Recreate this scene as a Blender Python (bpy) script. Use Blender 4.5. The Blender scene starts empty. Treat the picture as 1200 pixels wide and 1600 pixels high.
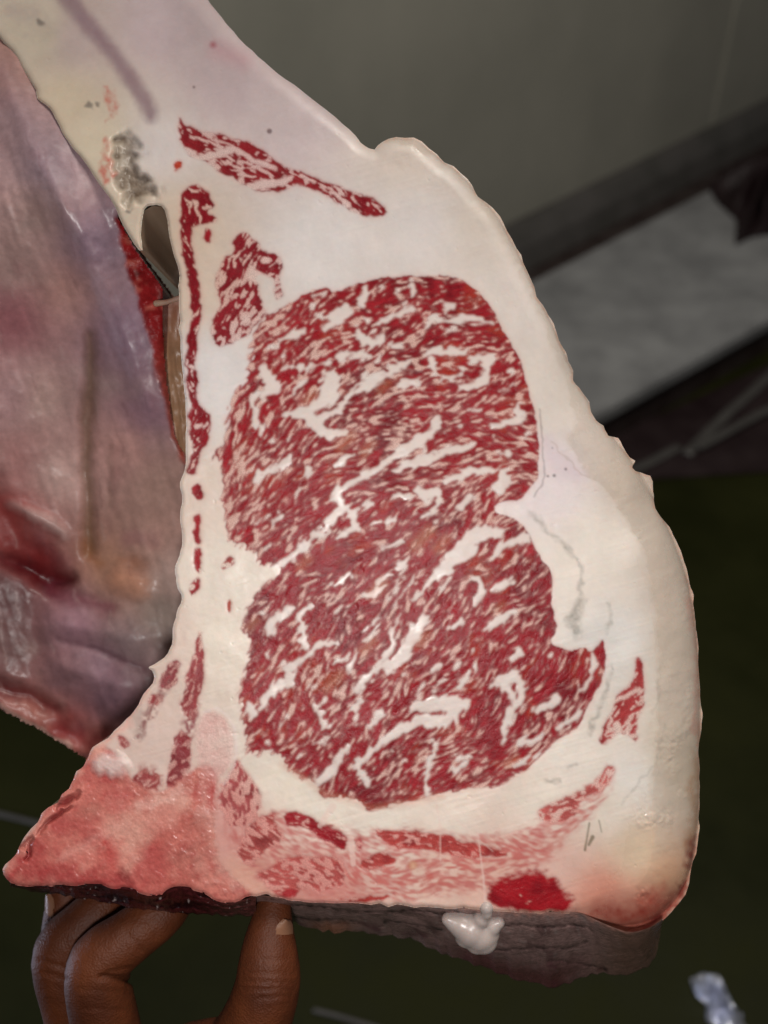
import bpy, bmesh, math
import numpy as np
from mathutils import Vector, Matrix

# ------------------------------------------------------------------ camera
SC = bpy.context.scene
COL = SC.collection
S = 0.0002                 # metres per photo pixel at the cut face
D = 0.32                   # metres from lens to the cut face
PITCH = math.radians(40)   # the phone looks down into the room
CAM_H = 1.12
cd = bpy.data.cameras.new('camera'); cam = bpy.data.objects.new('camera', cd); COL.objects.link(cam)
cam.location = (0, 0, CAM_H)
cam.rotation_euler = (math.pi/2 - PITCH, 0, 0)
cd.sensor_fit = 'VERTICAL'; cd.sensor_height = 24; cd.sensor_width = 18
cd.lens = 24 * D / (1600 * S)
cd.clip_start = 0.01; cd.clip_end = 100
cd.dof.use_dof = True; cd.dof.focus_distance = D + 0.002; cd.dof.aperture_fstop = 6.0
SC.camera = cam
CR = np.array(cam.rotation_euler.to_matrix()); CL = np.array(cam.location)

def ray(px, py):
    v = np.stack([(np.asarray(px, float)-600)*S/D, (800-np.asarray(py, float))*S/D, -np.ones_like(np.asarray(px, float))], -1)
    return v @ CR.T
def P(px, py, d):
    """point seen at photo pixel (px,py), d metres behind the cut face"""
    d = np.asarray(d, float)
    return CL + ray(px, py)*(D+d)[..., None]
def on_z(px, py, z):
    r = ray(px, py); return CL + r*((z-CL[2])/r[..., 2])[..., None]
FWD = CR @ np.array([0, 0, -1.]); UP = CR @ np.array([0, 1., 0]); RIGHT = CR @ np.array([1., 0, 0])
def camspace(x, y, z): return CL + RIGHT*x + UP*y + FWD*z

# ------------------------------------------------------------------ light
w = bpy.data.worlds.new('World'); SC.world = w; w.use_nodes = True
bg = w.node_tree.nodes['Background']; bg.inputs[0].default_value = (0.9, 0.95, 1, 1); bg.inputs[1].default_value = 0.03
def lamp(name, pos, target, size, power, col):
    l = bpy.data.lights.new(name, 'AREA'); l.shape = 'DISK'; l.size = size; l.energy = power; l.color = col
    o = bpy.data.objects.new(name, l); COL.objects.link(o); o.location = pos
    o.rotation_euler = (Vector(target)-Vector(pos)).to_track_quat('-Z', 'Y').to_euler()
    return o
lamp('work_lamp', camspace(-0.01, -0.05, -0.03), camspace(0.02, -0.03, D), 0.035, .87, (1, 0.975, 0.95))
lamp('ceiling_lamp', (0.55, 0.55, 2.6), (0.75, 1.3, 0.3), 0.9, 26.0, (1, 0.95, 0.86))
lamp('cool_rim_lamp', camspace(-1.3, -0.35, 0.75), camspace(-0.08, -0.15, D), 0.4, 6.0, (0.72, 0.78, 1.0))  # unseen cool lamp added behind left to rim the fingers' left edges
SC.view_settings.view_transform = 'Standard'; SC.view_settings.look = 'None'
SC.view_settings.exposure = 0; SC.view_settings.gamma = 1; SC.view_settings.use_curve_mapping = False

# ------------------------------------------------------------------ helpers
rng = np.random.default_rng(7)
def lin(r, g, b):
    c = np.array([r, g, b])/255.
    return np.where(c < .04045, c/12.92, ((c+.055)/1.055)**2.4)
def smooth(a, b, x):
    t = np.clip((x-a)/(b-a), 0, 1); return t*t*(3-2*t)
def vnoise(h, w_, cell, seed):
    """smooth value noise, h x w pixels, roughly -1..1"""
    r = np.random.default_rng(seed)
    gh, gw = int(h/cell)+4, int(w_/cell)+4
    g = r.uniform(-1, 1, (gh, gw)).astype(np.float32)
    def ax(n):
        u = np.arange(n)/cell; i = u.astype(int); f = (u-i).astype(np.float32); return i, f*f*(3-2*f)
    iy, fy = ax(h); ix, fx = ax(w_)
    rows = g[iy]*(1-fy)[:, None] + g[iy+1]*fy[:, None]
    return rows[:, ix]*(1-fx) + rows[:, ix+1]*fx
def fbm(h, w_, cell, seed, oct=4):
    o = np.zeros((h, w_), np.float32); a = 1; t = 0
    for k in range(oct):
        o += a*vnoise(h, w_, max(cell/2**k, 1.01), seed+k*17); t += a; a *= .55
    return o/t*1.6
def chaikin(p, n=2, closed=True):
    p = np.asarray(p, float)
    for _ in range(n):
        if closed:
            q = np.roll(p, -1, 0)
            p = np.stack([p*.75+q*.25, p*.25+q*.75], 1).reshape(-1, p.shape[1])
        else:
            a, b = p[:-1], p[1:]
            m = np.stack([a*.75+b*.25, a*.25+b*.75], 1).reshape(-1, p.shape[1])
            p = np.vstack([p[:1], m, p[-1:]])
    return p
def box_blur(a, r):
    if r < 1: return a
    for ax in (0, 1):
        pad = [(0, 0), (0, 0)]; pad[ax] = (r+1, r)
        c = np.cumsum(np.pad(a, pad, mode='edge'), axis=ax, dtype=np.float64)
        n = a.shape[ax]
        a = ((np.take(c, np.arange(2*r+1, 2*r+1+n), ax) - np.take(c, np.arange(0, n), ax))/(2*r+1)).astype(np.float32)
    return a
class Canvas:
    """a map of the tissue, one cell per photo pixel (step px)"""
    def __init__(s, x0, y0, x1, y1, step=1.0):
        s.x0, s.y0, s.step = x0, y0, step
        s.w = int((x1-x0)/step); s.h = int((y1-y0)/step)
        s.X = (x0 + (np.arange(s.w)+.5)*step).astype(np.float32); s.Y = (y0 + (np.arange(s.h)+.5)*step).astype(np.float32)
    def zeros(s): return np.zeros((s.h, s.w), np.float32)
    def win(s, a, b, c, d):
        i0 = max(0, int((a-s.x0)/s.step)); i1 = min(s.w, int((c-s.x0)/s.step)+2)
        j0 = max(0, int((b-s.y0)/s.step)); j1 = min(s.h, int((d-s.y0)/s.step)+2)
        return slice(j0, max(j1, j0)), slice(i0, max(i1, i0))
    def poly(s, pts, sm=2, blur=1):
        p = chaikin(pts, sm) if sm else np.asarray(pts, float)
        wy, wx = s.win(p[:, 0].min()-8, p[:, 1].min()-8, p[:, 0].max()+8, p[:, 1].max()+8)
        X = s.X[wx][None, :]; Y = s.Y[wy]
        m = np.zeros((len(Y), X.shape[1]), bool)
        q = np.roll(p, -1, 0)
        for (x1, y1), (x2, y2) in zip(p, q):
            if y1 == y2: continue
            lo, hi = min(y1, y2), max(y1, y2)
            r = np.nonzero((Y >= lo) & (Y < hi))[0]
            if len(r): m[r] ^= (X < (x1+(Y[r]-y1)*(x2-x1)/(y2-y1))[:, None])
        out = s.zeros(); out[wy, wx] = m
        if blur: out[wy, wx] = box_blur(out[wy, wx], blur)
        return out
    def stroke(s, pts, out, val=1.0, soft=1.6, idmap=None, ident=0):
        """union of tapered segments (x,y,r)"""
        pts = [tuple(map(float, p)) for p in pts]
        if len(pts) == 1: pts = pts*2
        for (x1, y1, r1), (x2, y2, r2) in zip(pts[:-1], pts[1:]):
            R = max(r1, r2)+soft+2
            wy, wx = s.win(min(x1, x2)-R, min(y1, y2)-R, max(x1, x2)+R, max(y1, y2)+R)
            X = s.X[wx][None, :]; Y = s.Y[wy][:, None]
            dx, dy = x2-x1, y2-y1; L = dx*dx+dy*dy+1e-6
            t = np.clip(((X-x1)*dx+(Y-y1)*dy)/L, 0, 1)
            dist = np.hypot(X-x1-t*dx, Y-y1-t*dy) - (r1+t*(r2-r1))
            m = np.clip(.5-dist/(2*soft), 0, 1)*val
            o = out[wy, wx]
            if idmap is not None:
                i = idmap[wy, wx]; i[(m > .5*val) & (m >= o)] = ident
            np.maximum(o, m, out=o)
        return out
    def idw(s, pts, power=2.5):
        p = np.array([q[:2] for q in pts], np.float32); v = np.array([q[2:] for q in pts], np.float32)
        cs = 16
        gx = np.arange(s.x0, s.x0+s.w*s.step+cs*s.step*2, cs*s.step); gy = np.arange(s.y0, s.y0+s.h*s.step+cs*s.step*2, cs*s.step)
        d2 = (gx[None, :, None]-p[:, 0])**2 + (gy[:, None, None]-p[:, 1])**2 + 200
        wt = d2**(-power/2*1.0); wt /= wt.sum(-1, keepdims=True)
        g = (wt[..., None]*v).sum(2)
        iy = np.arange(s.h)/cs; j = iy.astype(int); fy = (iy-j)[:, None, None]
        ix = np.arange(s.w)/cs; i = ix.astype(int); fx = (ix-i)[None, :, None]
        r = g[j]*(1-fy)+g[j+1]*fy
        return (r[:, i]*(1-fx)+r[:, i+1]*fx).astype(np.float32)
    def sample(s, a, px, py):
        x = np.clip((px-s.x0)/s.step-.5, 0, s.w-1.001); y = np.clip((py-s.y0)/s.step-.5, 0, s.h-1.001)
        i = x.astype(int); j = y.astype(int); fx = x-i; fy = y-j
        if a.ndim == 3: fx = fx[..., None]; fy = fy[..., None]
        return (a[j, i]*(1-fx)+a[j, i+1]*fx)*(1-fy) + (a[j+1, i]*(1-fx)+a[j+1, i+1]*fx)*fy
def crop(x0, y0, s_, *strokes):
    return [[(x0+x/s_, y0+y/s_, r/s_) for x, y, r in st] for st in strokes]
def cpoly(x0, y0, s_, pts): return [(x0+x/s_, y0+y/s_) for x, y in pts]
def bbox(m, pad=0):
    r = np.nonzero(m.any(1))[0]; c = np.nonzero(m.any(0))[0]
    if not len(r): return slice(0, 0), slice(0, 0)
    return slice(max(0, r[0]-pad), min(m.shape[0], r[-1]+1+pad)), slice(max(0, c[0]-pad), min(m.shape[1], c[-1]+1+pad))
def mix(rgb, m, c):
    b = bbox(m); c = np.asarray(c, np.float32)
    rgb[b] += m[b][..., None]*((c if c.ndim < 3 else c[b])-rgb[b])

def obj(name, me, mat=None, parent=None, loc=None):
    o = bpy.data.objects.new(name, me); COL.objects.link(o)
    if mat: me.materials.append(mat)
    if parent: o.parent = parent
    if loc is not None: o.location = loc
    return o
def thing(name, label, cat, loc):
    o = bpy.data.objects.new(name, None); COL.objects.link(o); o.location = loc
    o.empty_display_size = .02; o['label'] = label; o['category'] = cat
    return o
def tag(o, label, cat, group=None):
    o['label'] = label; o['category'] = cat
    if group: o['group'] = group
    return o
def quads_mesh(name, V, F, col=None, normals=None, smooth_=True):
    me = bpy.data.meshes.new(name)
    V = np.asarray(V, np.float32); F = np.asarray(F, np.int32)
    me.vertices.add(len(V)); me.vertices.foreach_set('co', V.ravel())
    n = F.shape[1]
    me.loops.add(F.size); me.loops.foreach_set('vertex_index', F.ravel())
    me.polygons.add(len(F)); me.polygons.foreach_set('loop_start', np.arange(0, F.size, n, dtype=np.int32))
    me.update(calc_edges=True); me.validate()
    if smooth_: me.polygons.foreach_set('use_smooth', np.ones(len(me.polygons), bool))
    if col is not None:
        a = me.color_attributes.new('tissue', 'FLOAT_COLOR', 'POINT')
        c = np.ones((len(V), 4), np.float32); c[:, :col.shape[1]] = col
        a.data.foreach_set('color', c.ravel())
    if normals is not None:
        me.normals_split_custom_set_from_vertices(normals.astype(float).tolist())
    me.update()
    return me

# ------------------------------------------------------------------ materials
def nodes(name):
    m = bpy.data.materials.new(name); m.use_nodes = True
    nt = m.node_tree; b = nt.nodes['Principled BSDF']
    def N(t, **k):
        n = nt.nodes.new(t)
        for a, v in k.items():
            if a in n.inputs: n.inputs[a].default_value = v
            else: setattr(n, a, v)
        return n
    return m, nt, b, N, nt.links.new
def tissue_mat(name, rough=(.28, .5), bump=.25, grain=900, sss=.12, spec=.5, coat=0.0, speck=.10):
    m, nt, b, N, K = nodes(name)
    a = N('ShaderNodeAttribute', attribute_name='tissue')
    tc = N('ShaderNodeTexCoord')
    n1 = N('ShaderNodeTexNoise', Scale=grain, Detail=4.0, Roughness=.65); K(tc.outputs['Object'], n1.inputs['Vector'])
    n2 = N('ShaderNodeTexNoise', Scale=grain*.16, Detail=5.0, Roughness=.6); K(tc.outputs['Object'], n2.inputs['Vector'])
    r = N('ShaderNodeMapRange', **{'From Min': .3, 'From Max': .7, 'To Min': 1-speck, 'To Max': 1+speck}); K(n1.outputs['Fac'], r.inputs['Value'])
    mx = N('ShaderNodeVectorMath', operation='MULTIPLY'); K(a.outputs['Color'], mx.inputs[0]); K(r.outputs[0], mx.inputs[1])
    K(mx.outputs[0], b.inputs['Base Color'])
    rr = N('ShaderNodeMapRange', **{'From Min': .35, 'From Max': .65, 'To Min': rough[0], 'To Max': rough[1]}); K(n2.outputs['Fac'], rr.inputs['Value'])
    # the map's fourth channel is how wet the surface is
    wet = N('ShaderNodeMapRange', **{'From Min': 0., 'From Max': 1., 'To Min': 1.2, 'To Max': .32}); K(a.outputs['Alpha'], wet.inputs['Value'])
    mm = N('ShaderNodeMath', operation='MULTIPLY'); K(rr.outputs[0], mm.inputs[0]); K(wet.outputs[0], mm.inputs[1]); K(mm.outputs[0], b.inputs['Roughness'])
    b1 = N('ShaderNodeBump', Strength=bump, Distance=.0006); K(n1.outputs['Fac'], b1.inputs['Height'])
    b2 = N('ShaderNodeBump', Strength=bump*.9, Distance=.002); K(n2.outputs['Fac'], b2.inputs['Height']); K(b1.outputs[0], b2.inputs['Normal'])
    K(b2.outputs[0], b.inputs['Normal'])
    b.inputs['Specular IOR Level'].default_value = spec
    b.inputs['Subsurface Weight'].default_value = sss
    b.inputs['Subsurface Radius'].default_value = (1, .45, .3); b.inputs['Subsurface Scale'].default_value = .0008
    b.inputs['Coat Weight'].default_value = coat; b.inputs['Coat Roughness'].default_value = .12
    return m
M_fat = tissue_mat('fat', rough=(.30, .58), bump=.035, grain=700, sss=.35, spec=.42, speck=.02)
M_lean = tissue_mat('lean_meat', rough=(.24, .44), bump=.16, grain=2600, sss=.05, spec=.13, speck=.2)
M_bone = tissue_mat('sawn_bone', rough=(.3, .5), bump=.16, grain=1100, sss=.1, spec=.5, speck=.10)
M_wall = tissue_mat('membrane', rough=(.3, .5), bump=.10, grain=420, sss=.1, spec=.32, speck=.10)
M_dried = tissue_mat('dried_crust', rough=(.3, .55), bump=.4, grain=700, sss=0, spec=.5, speck=.3)

exec_order = []
# ================================================================== THE SETTING
def simple_mat(name, c, c2, scale, rough=.5, bump=.2, dist=.004, spec=.5, detail=6, rough2=None):
    m, nt, b, N, K = nodes(name)
    tc = N('ShaderNodeTexCoord')
    n = N('ShaderNodeTexNoise', Scale=scale, Detail=float(detail), Roughness=.62); K(tc.outputs['Object'], n.inputs['Vector'])
    cr = N('ShaderNodeValToRGB'); cr.color_ramp.elements[0].color = (*c, 1); cr.color_ramp.elements[1].color = (*c2, 1)
    cr.color_ramp.elements[0].position = .36; cr.color_ramp.elements[1].position = .66
    K(n.outputs['Fac'], cr.inputs[0]); K(cr.outputs[0], b.inputs['Base Color'])
    n2 = N('ShaderNodeTexNoise', Scale=scale*5, Detail=5.0); K(tc.outputs['Object'], n2.inputs['Vector'])
    bp = N('ShaderNodeBump', Strength=bump, Distance=dist); K(n2.outputs['Fac'], bp.inputs['Height']); K(bp.outputs[0], b.inputs['Normal'])
    if rough2 is None: b.inputs['Roughness'].default_value = rough
    else:
        rr = N('ShaderNodeMapRange', **{'From Min': .35, 'From Max': .65, 'To Min': rough, 'To Max': rough2}); K(n.outputs['Fac'], rr.inputs['Value']); K(rr.outputs[0], b.inputs['Roughness'])
    b.inputs['Specular IOR Level'].default_value = spec
    return m
M_floor = simple_mat('green_floor_paint', (.012, .0135, .002), (.021, .022, .0035), 5, .45, .25, .003, .15, rough2=.7)
M_panel = simple_mat('grey_wall_panel', (.36, .345, .295), (.43, .41, .35), 3, .5, .06)
M_coving = simple_mat('dark_rubber', (.075, .07, .064), (.11, .10, .095), 12, .5, .2)
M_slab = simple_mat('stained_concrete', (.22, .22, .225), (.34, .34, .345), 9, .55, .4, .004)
M_slabside = simple_mat('dark_concrete_edge', (.03, .018, .016), (.06, .045, .042), 14, .5, .4, .004)  # dark concrete for the riser front and the strip behind the slab
M_strap = simple_mat('grey_plastic_strap', (.07, .064, .06), (.10, .094, .088), 30, .4, .1)
M_bag_shade = simple_mat('dark_plastic_and_shade', (.016, .008, .009), (.034, .022, .023), 10, .5, .2, spec=.25)  # plastic heap, and the dark sheet standing in for floor shade
M_wrap = simple_mat('pale_wet_plastic', (.55, .58, .75), (.85, .87, .95), 60, .1, .4, .002, .6)

def box(name, mat, a, b_, c, d, h, bevel=0.0, parent=None):
    """a slab with the four top corners a b c d (world), h metres deep"""
    bm = bmesh.new()
    t = [bm.verts.new(Vector(p)) for p in (a, b_, c, d)]; u = [bm.verts.new(Vector(p)-Vector((0, 0, h))) for p in (a, b_, c, d)]
    bm.faces.new(t); bm.faces.new(u[::-1])
    for i in range(4): bm.faces.new([t[i], u[i], u[(i+1) % 4], t[(i+1) % 4]])
    bmesh.ops.recalc_face_normals(bm, faces=bm.faces)
    if bevel: bmesh.ops.bevel(bm, geom=bm.edges[:], offset=bevel, segments=3, affect='EDGES')
    me = bpy.data.meshes.new(name); bm.to_mesh(me); bm.free()
    return obj(name, me, mat, parent)
# floor
bm = bmesh.new(); bmesh.ops.create_grid(bm, x_segments=8, y_segments=8, size=6)
me = bpy.data.meshes.new('floor'); bm.to_mesh(me); bm.free()
fl = obj('floor', me, M_floor, loc=(1, 3, 0)); fl['kind'] = 'structure'
M_wrap.node_tree.nodes['Principled BSDF'].inputs['Metallic'].default_value = .6
# concrete ledge along the wall, wall, dark coving between them
ZL = 0.10
A = on_z(830, 415, ZL); B = on_z(1330, 150, ZL)
wd = (B-A); wd[2] = 0; wd /= np.linalg.norm(wd); wn = np.array([-wd[1], wd[0], 0])
if wn @ FWD < 0: wn = -wn
C = on_z(928, 650, ZL); E = on_z(1200, 500, ZL); ed = E-C; ed /= np.linalg.norm(ed)
ledge_front_a = C - ed*.25; ledge_front_b = C + ed*2.4
lb0 = on_z(840, 434, ZL); lb1 = on_z(1085, 308, ZL); lbd = (lb1-lb0)/np.linalg.norm(lb1-lb0)
ledge_back_a = lb0 - lbd*.3; ledge_back_b = lb0 + lbd*2.6
gut_a = A - wd*.35 + wn*.09; gut_b = A + wd*2.6 + wn*.09
led = thing('concrete_ledge', 'low stained grey concrete ledge running along the foot of the wall', 'ledge', tuple(ledge_front_a - np.array([0, 0, ZL])))
base = Vector(led.location)
def rel(p): return Vector(p)-base
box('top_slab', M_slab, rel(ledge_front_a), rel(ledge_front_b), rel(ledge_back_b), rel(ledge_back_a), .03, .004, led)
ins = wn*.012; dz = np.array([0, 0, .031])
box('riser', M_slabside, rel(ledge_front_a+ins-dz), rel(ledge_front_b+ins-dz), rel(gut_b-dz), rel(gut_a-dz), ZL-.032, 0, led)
# wall of panels with open joints
wall_o = thing('wall', 'grey panelled wall with dark joints above the ledge', 'wall', tuple((A+wn*.10)*np.array([1, 1, 0])))
wall_o['kind'] = 'structure'; del wall_o['category']; del wall_o['label']
base = Vector(wall_o.location)
H0 = ZL+.0
jx = on_z(1111, 195, ZL+.17)
tj = float((jx-A) @ wd)
# where the joint seen at (1111,195) meets the wall plane
rj = ray(1111, 195); kj = ((A+wn*.10-CL) @ wn)/(rj @ wn); tj = float((CL+rj*kj-A) @ wd)
spans = [(tj-2*2.4, tj-2.4), (tj-2.4, tj), (tj, tj+2.4)]
for (t0, t1) in spans:
    p0 = A+wd*(t0+.009)+wn*.10; p1 = A+wd*(t1-.009)+wn*.10
    for p in (p0, p1): p[2] = 2.6
    box('panel', M_panel, rel(p0), rel(p1), rel(p1+wn*.04), rel(p0+wn*.04), 2.598, .002, wall_o)
p0 = A+wd*(spans[0][0])+wn*.142; p1 = A+wd*spans[-1][1]+wn*.142
for p in (p0, p1): p[2] = 2.6
box('joint_backing', M_coving, rel(p0), rel(p1), rel(p1+wn*.03), rel(p0+wn*.03), 2.598, 0, wall_o)
# half round coving rail
cv = tag(obj('coving_rail', bpy.data.meshes.new('coving_rail'), M_coving), 'dark rounded rubber rail along the foot of the grey wall', 'rail')
bm = bmesh.new(); prof = [(.098, -.03), (.098, .052), (.088, .054), (.075, .05), (.058, .038), (.04, .02), (.024, -.03)]
t0, t1 = spans[0][0], spans[-1][1]
r0 = [bm.verts.new(A+wd*t0+wn*u+np.array([0, 0, v+.001])) for u, v in prof]; r1 = [bm.verts.new(A+wd*t1+wn*u+np.array([0, 0, v+.001])) for u, v in prof]
for i in range(len(prof)):
    j = (i+1) % len(prof); bm.faces.new([r0[i], r0[j], r1[j], r1[i]])
bm.faces.new(r0[::-1]); bm.faces.new(r1); bmesh.ops.recalc_face_normals(bm, faces=bm.faces)
bm.to_mesh(cv.data); bm.free()

def crumple(name, mat, outline, z, height, seed, fold, sub=26):
    """a crumpled sheet lying on z: outline in photo pixels, with folds standing up"""
    pts = on_z(np.array([p[0] for p in outline]), np.array([p[1] for p in outline]), z)
    c = pts.mean(0); n = len(pts); r = np.random.default_rng(seed)
    V = []; F = []; K_ = 72
    ang = np.linspace(0, n, K_, endpoint=False); i = ang.astype(int); f = (ang-i)[:, None]
    loop = pts[i % n]*(1-f)+pts[(i+1) % n]*f
    for k in range(sub+1):
        t = k/sub
        for q in range(K_):
            p = c+(loop[q]-c)*t
            a = q/K_*2*math.pi
            h = 0 if k == sub else height*(1-t**2.2)*(.55+.45*math.sin(a*fold+t*5+seed)) + min(.012, height*.5)*math.sin(a*fold*2.3+t*11)*(1-t)+min(.006, height*.3)*r.uniform(-1, 1)
            V.append(p+np.array([0, 0, max(h, 0)+.003]))
    for k in range(sub):
        for q in range(K_): F.append((k*K_+q, k*K_+(q+1) % K_, (k+1)*K_+(q+1) % K_, (k+1)*K_+q))
    V = np.array(V); c0 = np.array([c[0], c[1], z])
    me = quads_mesh(name, V-c0, F); bm = bmesh.new(); bm.from_mesh(me)
    bmesh.ops.remove_doubles(bm, verts=bm.verts, dist=.0005); bmesh.ops.recalc_face_normals(bm, faces=bm.faces); bm.to_mesh(me); bm.free()
    return obj(name, me, mat, loc=c0)
tag(crumple('crumpled_sheet', M_bag_shade, [(1105, 292), (1150, 262), (1230, 225), (1330, 215), (1340, 330), (1260, 372), (1205, 368), (1175, 372), (1148, 385), (1150, 345), (1120, 318)], ZL, .10, 3, 7),
    'dark maroon crumpled plastic sheet heaped on the grey ledge', 'sheet')
def strip(name, pts, width, z, thick, mat):
    """flat strap lying on height z"""
    p = chaikin(np.array([on_z(x, y, z) for x, y in pts]), 2, False)
    V = []; F = []
    for i, q in enumerate(p):
        t = p[min(i+1, len(p)-1)]-p[max(i-1, 0)]; t /= np.linalg.norm(t); n = np.array([-t[1], t[0], 0])
        for s_, h in ((-1, 0), (-.8, thick), (.8, thick), (1, 0)): V.append(q+n*s_*width/2+np.array([0, 0, h+.001]))
    for i in range(len(p)-1):
        for j in range(4): F.append((i*4+j, i*4+(j+1) % 4, i*4+4+(j+1) % 4, i*4+4+j))
    V = np.array(V); c0 = V.mean(0)*np.array([1, 1, 0])+np.array([0, 0, z])
    me = quads_mesh(name, V-c0, F, smooth_=False); bm = bmesh.new(); bm.from_mesh(me)
    bm.verts.ensure_lookup_table()
    bm.faces.new([bm.verts[i] for i in (3, 2, 1, 0)]); k = len(bm.verts)-4; bm.faces.new([bm.verts[k+i] for i in range(4)])
    bmesh.ops.recalc_face_normals(bm, faces=bm.faces); bm.to_mesh(me); bm.free()
    return obj(name, me, mat, loc=c0)
mp = [on_z(x, y, .004) for x, y in ((905, 700), (1010, 748), (1420, 722), (1420, 470))]; mp[0] = on_z(860, 725, .004)
box('floor_shade_sheet', M_bag_shade, *[Vector(p) for p in mp], .0035, 0)  # dark sheet laid where the floor by the ledge is only shaded
tag(bpy.data.objects['floor_shade_sheet'], 'thin dark sheet standing in for the shading on the floor below the ledge', 'mat')
tag(strip('floor_strap', [(1330, 625), (1200, 592), (1130, 650), (1075, 712)][1:] if 0 else [(1290, 500), (1200, 592), (1130, 652), (1072, 712)], .022, .0045, .004, M_strap), 'longer grey strap of the two lying on the floor below the ledge', 'strap')
tag(strip('floor_strap', [(1300, 602), (1200, 640), (1110, 690), (1090, 700)], .02, .0097, .004, M_strap), 'shorter grey strap lying across another strap on the floor', 'strap')
tag(strip('floor_strap', [(1060, 700), (1020, 722), (960, 748)], .02, .0045, .004, M_strap), 'dull grey strap on the floor beside the jutting fat flake', 'strap')
tag(strip('pale_stick', [(-60, 1262), (0, 1273), (60, 1288), (140, 1310)], .007, 0, .003, M_strap), 'thin pale stick on the floor behind the pink bone tip', 'stick')
tag(strip('pale_stick', [(490, 1580), (540, 1592), (620, 1618)], .006, 0, .003, M_strap), 'thin pale stick on the green floor beside the thumb', 'stick')
tag(crumple('wet_wrapper', M_wrap, [(1078, 1532), (1098, 1522), (1118, 1530), (1116, 1546), (1134, 1560), (1130, 1582), (1150, 1592), (1166, 1612), (1160, 1640), (1128, 1640), (1122, 1608), (1102, 1596), (1104, 1572), (1086, 1556)], 0, .03, 11, 6, 14),
    'small pale crumpled wet wrapper glinting on the dark green floor', 'wrapper')

# ================================================================== THE CUT FACE
T = Canvas(-160, -160, 1200, 1500)
h_, w_ = T.h, T.w
SIL = [(-150, -150), (215, -150), (270, -70), (325, 0), (360, 45), (400, 85), (432, 112), (470, 140), (520, 180), (560, 215), (583, 236), (592, 225), (612, 214), (640, 213), (665, 225), (690, 245),
 (715, 265), (735, 285), (745, 305), (752, 312), (775, 330), (795, 365), (812, 395), (830, 430), (838, 455), (850, 485), (868, 515), (880, 545), (890, 570), (905, 610), (925, 645), (940, 668),
 (955, 685), (975, 705), (990, 714), (995, 722), (992, 732), (1006, 739), (1020, 744), (1018, 776), (1028, 800), (1045, 825), (1060, 850), (1072, 885), (1078, 920), (1086, 960), (1090, 1000), (1092, 1050), (1093, 1100),
 (1097, 1128), (1090, 1170), (1095, 1210), (1092, 1260), (1090, 1310), (1085, 1350), (1075, 1390), (1055, 1420), (1030, 1445), (1012, 1455), (995, 1471), (982, 1460), (960, 1453), (930, 1440), (905, 1427),
 (885, 1430), (860, 1427), (800, 1425), (740, 1420), (700, 1416), (640, 1413), (560, 1412), (500, 1411), (440, 1405), (400, 1400), (370, 1412), (345, 1412), (318, 1395), (290, 1386), (265, 1388), (250, 1402), (225, 1396), (200, 1388),
 (150, 1382), (100, 1384), (50, 1387), (20, 1382), (8, 1370), (5, 1355), (20, 1340), (35, 1315), (55, 1290), (75, 1270), (90, 1245), (110, 1225), (125, 1200), (135, 1182), (165, 1155), (200, 1125),
 (215, 1100), (228, 1080), (240, 1062), (240, 1050), (228, 1043), (245, 1034), (262, 1028), (268, 1000), (272, 965), (285, 935), (275, 915), (273, 890), (285, 860), (285, 835), (280, 800), (285, 780), (283, 755), (288, 720),
 (290, 690), (290, 640), (288, 600), (283, 560), (283, 520), (283, 470), (280, 430), (272, 400), (265, 365), (262, 340), (255, 325), (240, 319), (227, 322), (220, 345), (219, 375), (222, 396), (205, 375), (190, 347), (178, 318), (150, 280),
 (130, 250), (110, 225), (95, 205), (80, 180), (60, 150), (40, 115), (20, 80), (0, 60), (-40, 0), (-90, -60), (-150, -110)]
def ragged(p, amp, seed, seg=6.0):
    """subdivide the outline and roughen it"""
    p = chaikin(p, 1); out = []
    q = np.roll(p, -1, 0)
    for a, b in zip(p, q):
        n = max(1, int(np.hypot(*(b-a))/seg))
        for k in range(n): out.append(a+(b-a)*k/n)
    o = np.array(out); n = len(o); r = np.random.default_rng(seed)
    def nz(c):
        g = r.uniform(-1, 1, n//c+3); u = np.arange(n)/c; i = u.astype(int); f = u-i; f = f*f*(3-2*f); return g[i]*(1-f)+g[i+1]*f
    t = np.roll(o, -1, 0)-np.roll(o, 1, 0); t /= np.linalg.norm(t, axis=1, keepdims=True)+1e-6
    am = amp*(.4+.9*np.clip(nz(14)+.3, 0, 1))*(1+1.1*((o[:, 1] > 1000) & (o[:, 0] < 420))+.8*((o[:, 1] > 680) & (o[:, 1] < 800) & (o[:, 0] > 900)))
    return o+np.stack([-t[:, 1], t[:, 0]], 1)*((nz(5)*.7+nz(2)*.6)*am)[:, None]
SILR = ragged(SIL, 3.8, 5)
inside = T.poly(SILR, 0, 0) > .5
# nearest point of the outline and the distance to it
dist = np.full((h_, w_), 200., np.float32); nearx = T.zeros(); neary = T.zeros()
RW = 125
for (x1, y1), (x2, y2) in zip(SILR, np.roll(SILR, -1, 0)):
    wy, wx = T.win(min(x1, x2)-RW, min(y1, y2)-RW, max(x1, x2)+RW, max(y1, y2)+RW)
    X = T.X[wx][None, :]; Y = T.Y[wy][:, None]; dx, dy = x2-x1, y2-y1
    t = np.clip(((X-x1)*dx+(Y-y1)*dy)/(dx*dx+dy*dy+1e-9), 0, 1)
    qx = x1+t*dx; qy = y1+t*dy; dd = np.hypot(X-qx, Y-qy)
    o = dist[wy, wx]; k = dd < o
    o[k] = dd[k]; nearx[wy, wx][k] = np.broadcast_to(qx, dd.shape)[k]; neary[wy, wx][k] = np.broadcast_to(qy, dd.shape)[k]

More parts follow.
